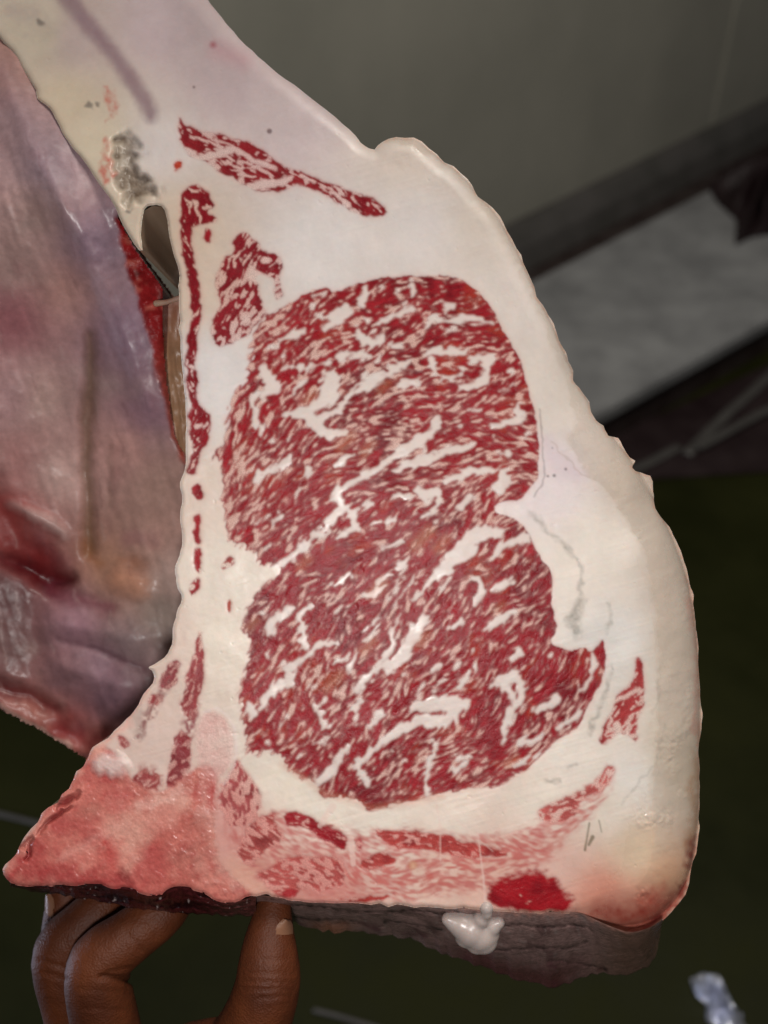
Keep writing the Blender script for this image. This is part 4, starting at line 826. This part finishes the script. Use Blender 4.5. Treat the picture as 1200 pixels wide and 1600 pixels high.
def ipart(name, sel, mat):
    F = quad2[sel]; u_, inv = np.unique(F, return_inverse=True)
    return obj(name, quads_mesh(name, Wi[u_], inv.reshape(F.shape), ci_[u_]), mat, carc)
ipart('rib_cage_lining', k2 & ~rm2, M_wall); ipart('cut_rib_muscle', k2 & rm2, M_lean)
# its thickness, straight back
ring = INR[::2]; n = len(ring); t = np.roll(ring, -1, 0)-np.roll(ring, 1, 0); t /= np.linalg.norm(t, axis=1, keepdims=True)+1e-9
nn = np.stack([-t[:, 1], t[:, 0]], 1); d0 = I.sample(depth_i, ring[:, 0], ring[:, 1])
thick = .010+.020*smooth(330, 430, ring[:, 1])*smooth(560, 460, ring[:, 1])
V = np.vstack([P(ring[:, 0]+nn[:, 0]*s_, ring[:, 1]+nn[:, 1]*s_, d0)+FWD*(f*thick)[:, None]-base_c for s_, f in ((.8, .02), (.5, .15), (1.5, .6), (5, 1.0))])
F = np.vstack([np.stack([np.arange(n)+k*n, np.roll(np.arange(n), -1)+k*n, np.roll(np.arange(n), -1)+k*n+n, np.arange(n)+k*n+n], 1) for k in range(3)])
cb = np.tile(C3(112, 26, 24), (len(V), 1)).astype(np.float32)*(1+.3*np.random.default_rng(8).uniform(-1, 1, (len(V), 1)))
# ... and its outer side, following the lining
F2 = quad2[::1, ::1][k2]; u_, inv = np.unique(F2, return_inverse=True)
th2 = .010+.020*smooth(330, 430, VY.ravel()[u_])*smooth(560, 460, VY.ravel()[u_])
V = np.vstack([V, Wi[u_]+FWD*th2[:, None]]); F = np.vstack([F, inv.reshape(F2.shape)[:, ::-1]+4*n]); cb = np.vstack([cb, np.tile(C3(150, 110, 96), (len(u_), 1))]).astype(np.float32)
me = quads_mesh('rib_cage_wall', V, F, cb)
obj('rib_cage_wall', me, M_lean, carc)

def tube(name, pts, mat, parent, col, seg=10, base_=None):
    """tapered tube through world points (p, r)"""
    p = np.array([list(q)+[r] for q, r in pts]); p = chaikin(p, 2, False)
    V = []; F = []
    for i in range(len(p)):
        t = p[min(i+1, len(p)-1), :3]-p[max(i-1, 0), :3]; t /= np.linalg.norm(t)
        a = np.cross(t, FWD); a /= np.linalg.norm(a)+1e-9; b = np.cross(t, a)
        for k in range(seg):
            f = k/seg*2*math.pi; V.append(p[i, :3]+(a*math.cos(f)+b*math.sin(f))*p[i, 3])
    for i in range(len(p)-1):
        for k in range(seg): F.append((i*seg+k, i*seg+(k+1) % seg, (i+1)*seg+(k+1) % seg, (i+1)*seg+k))
    V = np.array(V)-(base_c if base_ is None else base_)
    me = quads_mesh(name, V, F, np.tile(np.asarray(col, np.float32), (len(V), 1)))
    bm = bmesh.new(); bm.from_mesh(me); bm.verts.ensure_lookup_table(); L_ = len(V)
    bm.faces.new([bm.verts[i] for i in range(seg)]); bm.faces.new([bm.verts[L_-seg+i] for i in range(seg)])
    bmesh.ops.recalc_face_normals(bm, faces=bm.faces); bm.to_mesh(me); bm.free()
    return obj(name, me, mat, parent)
tube('tissue_strand', [(P(244, 474, .022), .0012), (P(262, 472, .016), .0008), (P(278, 466, .008), .0009), (P(290, 464, .004), .0014)], M_fat, carc, C3(206, 176, 150))

# ================================================================== UNDERSIDE
def loft(name, top, bot, d_top, d_bot, colf, mat, nu=260, nv=36, rough=.0006, seed=1, cell=9, lay_k=1.5, jag=2.0):
    top = chaikin(top, 2, False); bot = chaikin(bot, 2, False)
    def res(p, n_):
        s_ = np.r_[0, np.cumsum(np.hypot(*np.diff(p, axis=0).T))]; u_ = np.linspace(0, s_[-1], n_); return np.stack([np.interp(u_, s_, p[:, 0]), np.interp(u_, s_, p[:, 1])], 1)
    a, b = res(top, nu), res(bot, nu)
    jg = np.random.default_rng(seed+3).uniform(-1, 1, nu//6+3); uj = np.arange(nu)/6.; ij = uj.astype(int); fj = uj-ij; b[:, 1] += (jg[ij]*(1-fj)+jg[ij+1]*fj)*jag
    v = np.linspace(0, 1, nv)[:, None, None]
    p = a[None]*(1-v)+b[None]*v
    nz = fbm(nv, nu, cell, seed, 3); lay = vnoise(nv, 4, 2.2, seed+5)[:, :1]+.5*vnoise(nv, nu, 5, seed+6)
    lay = .9*vnoise(nv*9, nu, 34, seed+7)[::9]+.55*vnoise(nv*5, nu, 12, seed+8)[::5]+.35*lay
    edge = np.sin(np.clip(v[..., 0]*1.0, 0, 1)*math.pi)**.5
    d = d_top+(d_bot-d_top)*v[..., 0]**1.2 + (nz*rough*1.6+lay*rough*lay_k)*edge
    if jag > 3: d = d+crack(p[..., 0], p[..., 1])*.0010
    col = colf(p[..., 0], p[..., 1], v[..., 0]*np.ones((1, nu)), nz, lay)
    V = P(p[..., 0], p[..., 1], d).reshape(-1, 3)
    # turn back under at the far edge
    back = P(b[:, 0], b[:, 1], np.full(nu, d_bot))+FWD*.03+UP*.004
    V = np.vstack([V, back])-base_c; col = np.vstack([col.reshape(-1, col.shape[-1]), col[-1]])
    idx = np.arange((nv+1)*nu).reshape(nv+1, nu)
    F = np.stack([idx[:-1, :-1], idx[1:, :-1], idx[1:, 1:], idx[:-1, 1:]], -1).reshape(-1, 4)
    return obj(name, quads_mesh(name, V, F, col), mat, carc)
def col_crust(x, y, v, nz, lay):
    c = np.tile(C3(70, 26, 28), v.shape+(1,)).reshape(v.shape+(3,))*(1+.4*nz)[..., None]
    mix(c, smooth(-.2, .8, lay+nz*.5), C3(30, 10, 14)); mix(c, smooth(.75, 1.15, nz)*.9, C3(200, 180, 176))
    mix(c, smooth(300, 390, x)*.4, C3(110, 70, 64)); return np.concatenate([c, np.full(v.shape+(1,), .9)], -1)
loft('blood_crust', [(14, 1380), (50, 1385), (100, 1382), (150, 1380), (200, 1386), (225, 1394), (250, 1400), (265, 1386), (290, 1384), (318, 1393), (345, 1410), (370, 1410), (400, 1398)],
     [(18, 1386), (60, 1394), (120, 1402), (180, 1413), (230, 1424), (280, 1426), (340, 1430), (400, 1432)], .0006, .014, col_crust, M_dried, 300, 26, .0006, 3, 6)
CRACKS = [[(395, 1421), (470, 1415), (560, 1424), (650, 1424), (742, 1428)], [(600, 1440), (660, 1446), (690, 1452)], [(778, 1453), (801, 1443), (850, 1449), (907, 1446), (925, 1452)], [(760, 1485), (833, 1479), (880, 1481), (916, 1474)], [(856, 1503), (900, 1506), (948, 1515)], [(430, 1430), (500, 1436), (560, 1440)]]
def crack(x, y):
    m = np.zeros(x.shape); wv = 3.4*fbm(*x.shape, 17, 431, 3)
    for c in CRACKS:
        for (x1, y1), (x2, y2) in zip(c[:-1], c[1:]):
            t = np.clip(((x-x1)*(x2-x1)+(y-y1)*(y2-y1))/((x2-x1)**2+(y2-y1)**2), 0, 1); dd = np.hypot(x-x1-t*(x2-x1), (y-y1-t*(y2-y1))+wv); m = np.maximum(m, np.exp(-(dd/2.4)**2))
    return m
def col_dry(x, y, v, nz, lay):
    c = np.tile(C3(146, 116, 111), v.shape+(1,)).reshape(v.shape+(3,))*(1+.25*nz)[..., None]
    n2 = fbm(*x.shape, 16, 411, 4); n3 = fbm(*x.shape, 5, 421, 3)
    mix(c, smooth(0, 1, n2)*.6*smooth(1000, 900, x), C3(78, 52, 53)); mix(c, smooth(.3, 1.1, n3)*.55, C3(150, 132, 128))
    mix(c, smooth(.5, .9, v+.1*nz)*.8*smooth(960, 860, x)*smooth(640, 760, x), C3(84, 30, 34)); mix(c, smooth(.3, 1, n2)*smooth(.5, .8, v)*.5, C3(112, 66, 76))
    mix(c, smooth(915, 975, x+12*nz)*.75, C3(120, 88, 74)); mix(c, smooth(.1, .0, v+.05*n3)*.6, C3(196, 140, 126))
    mix(c, np.exp(-((x-520)/30)**2)*smooth(.5, .9, v)*.8, C3(196, 130, 100)); mix(c, crack(x, y)*np.clip(.5+.5*n3, 0, .85), C3(30, 18, 20))
    return np.concatenate([c, np.full(v.shape+(1,), .6)], -1)
loft('dried_underside', [(390, 1396), (440, 1403), (500, 1409), (560, 1410), (640, 1411), (700, 1414), (740, 1418), (800, 1423), (860, 1425), (905, 1424), (930, 1437), (960, 1450), (985, 1458), (1015, 1450), (1036, 1436)],
     [(398, 1431), (445, 1438), (490, 1450), (520, 1458), (560, 1456), (600, 1462), (650, 1468), (677, 1484), (719, 1500), (760, 1514), (801, 1528), (856, 1544), (884, 1538), (920, 1524), (943, 1519), (980, 1524), (1017, 1510), (1028, 1485), (1032, 1455)], .0008, .05, col_dry, M_dried, 460, 70, .0007, 21, 24, .35, 3.5)
# wet lump of fat hanging off the lower edge
def blob(name, balls, mat, col, w=.6):
    """one soft mass grown from overlapping balls (px, py, depth, radius)"""
    bm = bmesh.new()
    for x, y, d, r in balls:
        ret = bmesh.ops.create_icosphere(bm, subdivisions=3, radius=r*1.28); bmesh.ops.translate(bm, verts=ret['verts'], vec=Vector(P(x, y, d)-base_c))
    me = bpy.data.meshes.new(name); bm.to_mesh(me); bm.free(); o = obj(name, me, mat, carc)
    r_ = o.modifiers.new('r', 'REMESH'); r_.mode = 'VOXEL'; r_.voxel_size = .0004
    s_ = o.modifiers.new('s', 'SMOOTH'); s_.iterations = 26; s_.factor = .5
    dg = bpy.context.evaluated_depsgraph_get(); dg.update()
    m2 = bpy.data.meshes.new_from_object(o.evaluated_get(dg)); o.modifiers.clear(); o.data = m2
    if not m2.materials: m2.materials.append(mat)
    m2.polygons.foreach_set('use_smooth', np.ones(len(m2.polygons), bool))
    at = m2.color_attributes.new('tissue', 'FLOAT_COLOR', 'POINT'); at.data.foreach_set('color', np.tile(np.r_[np.asarray(col), w].astype(np.float32), len(m2.vertices)))
    return o
blob('fat_lump', [(760, 1417, .0012, .0019), (761, 1428, .0016, .0014), (752, 1436, .004, .0022), (700, 1436, .006, .0018), (710, 1440, .0065, .0026), (722, 1444, .007, .0036), (736, 1450, .0075, .0046), (750, 1458, .008, .0045), (756, 1468, .0085, .0036), (745, 1472, .0085, .003), (768, 1446, .006, .0026), (779, 1441, .005, .0017), (728, 1462, .008, .003), (764, 1458, .0075, .0028)], M_fat, C3(184, 168, 162))
def col_tan(x, y, v, nz, lay):
    c = np.tile(C3(166, 126, 96), v.shape+(1,)).reshape(v.shape+(3,))*(1+.12*nz+.06*lay)[..., None]; mix(c, smooth(.35, .0, v)*.6, C3(120, 50, 40))
    return np.concatenate([c, np.full(v.shape+(1,), .3)], -1)
loft('inner_membrane', [(236, 474), (270, 470), (305, 468)], [(268, 742), (290, 742), (318, 742)], .034, .048, col_tan, M_wall, 40, 60, .0006, 61, 9)

# ================================================================== THE HAND
m, nt, b, N, K = nodes('brown_skin')
tc = N('ShaderNodeTexCoord'); n1 = N('ShaderNodeTexNoise', Scale=60., Detail=4.0); K(tc.outputs['Object'], n1.inputs['Vector'])
cr = N('ShaderNodeValToRGB'); cr.color_ramp.elements[0].color = (*lin(76, 36, 18), 1); cr.color_ramp.elements[1].color = (*lin(100, 51, 26), 1); cr.color_ramp.elements[0].position = .35; cr.color_ramp.elements[1].position = .7  # skin colour darkened to stand in for the shadow of the beef
K(n1.outputs['Fac'], cr.inputs[0]); K(cr.outputs[0], b.inputs['Base Color'])
v1 = N('ShaderNodeTexVoronoi', Scale=1400.); K(tc.outputs['Object'], v1.inputs['Vector'])
n2 = N('ShaderNodeTexNoise', Scale=260., Detail=3.0); K(tc.outputs['Object'], n2.inputs['Vector'])
b1 = N('ShaderNodeBump', Strength=.3, Distance=.0005); K(v1.outputs['Distance'], b1.inputs['Height']); b2 = N('ShaderNodeBump', Strength=.3, Distance=.0012); K(n2.outputs['Fac'], b2.inputs['Height']); K(b1.outputs[0], b2.inputs['Normal']); K(b2.outputs[0], b.inputs['Normal'])
b.inputs['Roughness'].default_value = .58; b.inputs['Specular IOR Level'].default_value = .3; b.inputs['Subsurface Weight'].default_value = .12; b.inputs['Subsurface Radius'].default_value = (1, .35, .2); b.inputs['Subsurface Scale'].default_value = .003
M_skin = m
m, nt, b, N, K = nodes('fingernail'); b.inputs['Base Color'].default_value = (*lin(134, 94, 72), 1); b.inputs['Roughness'].default_value = .3; M_nail = m
hand_loc = P(230, 1900, .05)
hand = thing('hand', 'bare brown hand with fingers and thumb holding up the bottom edge of the beef', 'hand', tuple(hand_loc))
CH = [  # (px, py, depth, radius m)
 [(275, 1398, .024, .0072), (252, 1428, .020, .0082), (205, 1462, .017, .0088), (158, 1496, .016, .0101), (150, 1524, .017, .0107), (160, 1580, .021, .0112), (178, 1660, .030, .0118), (200, 1760, .040, .013)],
 [(172, 1396, .040, .0072), (158, 1420, .037, .0084), (128, 1448, .034, .0088), (98, 1478, .033, .0098), (96, 1510, .034, .0104), (116, 1575, .038, .0108), (140, 1670, .046, .0116), (168, 1770, .052, .013)],
 [(104, 1398, .052, .0062), (100, 1420, .052, .0070), (98, 1460, .053, .0080), (105, 1520, .055, .0090), (120, 1600, .058, .0096), (140, 1690, .062, .0105), (165, 1780, .064, .012)],
 [(190, 1398, .058, .0060), (168, 1430, .060, .0070), (140, 1500, .066, .0080), (140, 1600, .070, .0085), (160, 1700, .074, .0095), (180, 1790, .076, .011)],
 [(430, 1400, .016, .0052), (426, 1432, .013, .0064), (421, 1470, .011, .0084), (420, 1510, .010, .0102), (419, 1540, .010, .0108), (404, 1590, .013, .0114), (372, 1650, .020, .0128), (325, 1715, .032, .0150), (285, 1790, .045, .0170)],
 [(200, 1760, .040, .015), (235, 1800, .050, .017), (285, 1790, .045, .017), (250, 1880, .055, .021), (215, 1860, .058, .020), (165, 1780, .064, .014), (180, 1790, .074, .013), (210, 1870, .070, .019), (240, 1960, .070, .023)],
 [(240, 1960, .070, .023), (240, 2060, .080, .024), (235, 2180, .095, .027), (225, 2500, .13, .036), (215, 2800, .16, .040)],
 [(335, 1620, .022, .0062), (290, 1640, .030, .0085), (240, 1700, .038, .011), (215, 1750, .042, .013)]]
bm = bmesh.new()
def ball(c, r):
    ret = bmesh.ops.create_icosphere(bm, subdivisions=3, radius=r); bmesh.ops.translate(bm, verts=ret['verts'], vec=Vector(c))
for ch in CH:
    q = chaikin(np.array(ch), 1, False) if len(ch) < 20 else np.array(ch)
    for a, c in zip(q[:-1], q[1:]):
        pa, pc = P(*a[:3]), P(*c[:3]); L_ = np.linalg.norm(pc-pa); k = max(1, int(L_/(min(a[3], c[3])*.22)))
        for j in range(k):
            f = j/k; ball(pa+(pc-pa)*f-hand_loc, a[3]*(1-f)+c[3]*f)
    ball(P(*q[-1][:3])-hand_loc, q[-1][3])
me = bpy.data.meshes.new('skin'); bm.to_mesh(me); bm.free()
ho = obj('skin', me, M_skin, hand)
rm = ho.modifiers.new('r', 'REMESH'); rm.mode = 'VOXEL'; rm.voxel_size = .0011; rm.use_smooth_shade = True
sm_ = ho.modifiers.new('s', 'SMOOTH'); sm_.iterations = 10; sm_.factor = .5
dg = bpy.context.evaluated_depsgraph_get(); dg.update()
me2 = bpy.data.meshes.new_from_object(ho.evaluated_get(dg)); ho.modifiers.clear(); ho.data = me2; me2.name = 'skin'
if not me2.materials: me2.materials.append(M_skin)
# creases where the fingers fold
co = np.empty(len(me2.vertices)*3, np.float32); me2.vertices.foreach_get('co', co); co = co.reshape(-1, 3)
rel_ = (co+hand_loc-CL) @ CR; px = 600+rel_[:, 0]/-rel_[:, 2]*D/S; py = 800-rel_[:, 1]/-rel_[:, 2]*D/S; dd = -rel_[:, 2]-D
nv = np.empty(len(me2.vertices)*3, np.float32); me2.vertices.foreach_get('normal', nv); nv = nv.reshape(-1, 3)
push = np.zeros(len(co), np.float32)
def seg_d(p1, p2):
    dx, dy = p2[0]-p1[0], p2[1]-p1[1]; t = np.clip(((px-p1[0])*dx+(py-p1[1])*dy)/(dx*dx+dy*dy), 0, 1); return np.hypot(px-p1[0]-t*dx, py-p1[1]-t*dy)
for p1, p2, dep_, wd_ in [((158, 1527), (212, 1533), .0016, 4), ((165, 1520), (205, 1512), .0006, 3), ((405, 1560), (455, 1556), .0006, 3), ((408, 1502), (450, 1498), .0004, 3), ((228, 1436), (246, 1462), .0007, 3), ((236, 1430), (254, 1456), .0005, 2.5), ((196, 1456), (222, 1486), .0006, 3), ((120, 1545), (205, 1552), .0003, 2.5), ((130, 1575), (210, 1580), .0003, 2.5), ((60, 1500), (100, 1512), .0006, 3), ((66, 1520), (104, 1530), .0005, 3), ((380, 1520), (460, 1522), .0005, 2.5), ((378, 1532), (462, 1536), .0005, 2.5), ((380, 1546), (460, 1547), .0005, 2.5)]:
    push += dep_*np.exp(-(seg_d(p1, p2)/wd_)**2)*(dd < .03)
co -= nv*push[:, None]; me2.vertices.foreach_set('co', co.ravel()); me2.polygons.foreach_set('use_smooth', np.ones(len(me2.polygons), bool)); me2.update()
def nail(cx, cy, d, r, out, L_, W_, u=UP):
    """curved nail plate lying on a finger of radius r: u along it, out away from it"""
    u = np.asarray(u, float); u = u/np.linalg.norm(u); out = np.asarray(out, float); out = out-u*(out@u); out /= np.linalg.norm(out); wv = np.cross(out, u)
    V = []; F = []; c = P(cx, cy, d)+out*(r+.0003)-hand_loc; nu, nw = 10, 9
    for s_ in (0, 1):
        for i in range(nu):
            for j in range(nw):
                a = i/(nu-1)*2-1; bb = j/(nw-1)*2-1
                wdt = W_*(1 if abs(a) < .3 else math.sqrt(max(.002, 1-((abs(a)-.3)/.7)**2)))
                V.append(c+u*a*L_+wv*bb*wdt+out*(-.28*W_*bb*bb - s_*.0005))
    for i in range(nu-1):
        for j in range(nw-1):
            a = i*nw+j; F.append((a, a+1, a+nw+1, a+nw)); a += nu*nw; F.append((a, a+nw, a+nw+1, a+1))
    me = quads_mesh('nail', np.array(V), F); obj('nail', me, M_nail, hand)
nail(424, 1455, .0120, .0073, RIGHT*.72-FWD*.7, .0058, .0036)
nail(101, 1412, .052, .0066, RIGHT*-.75-FWD*.65, .0050, .0036)
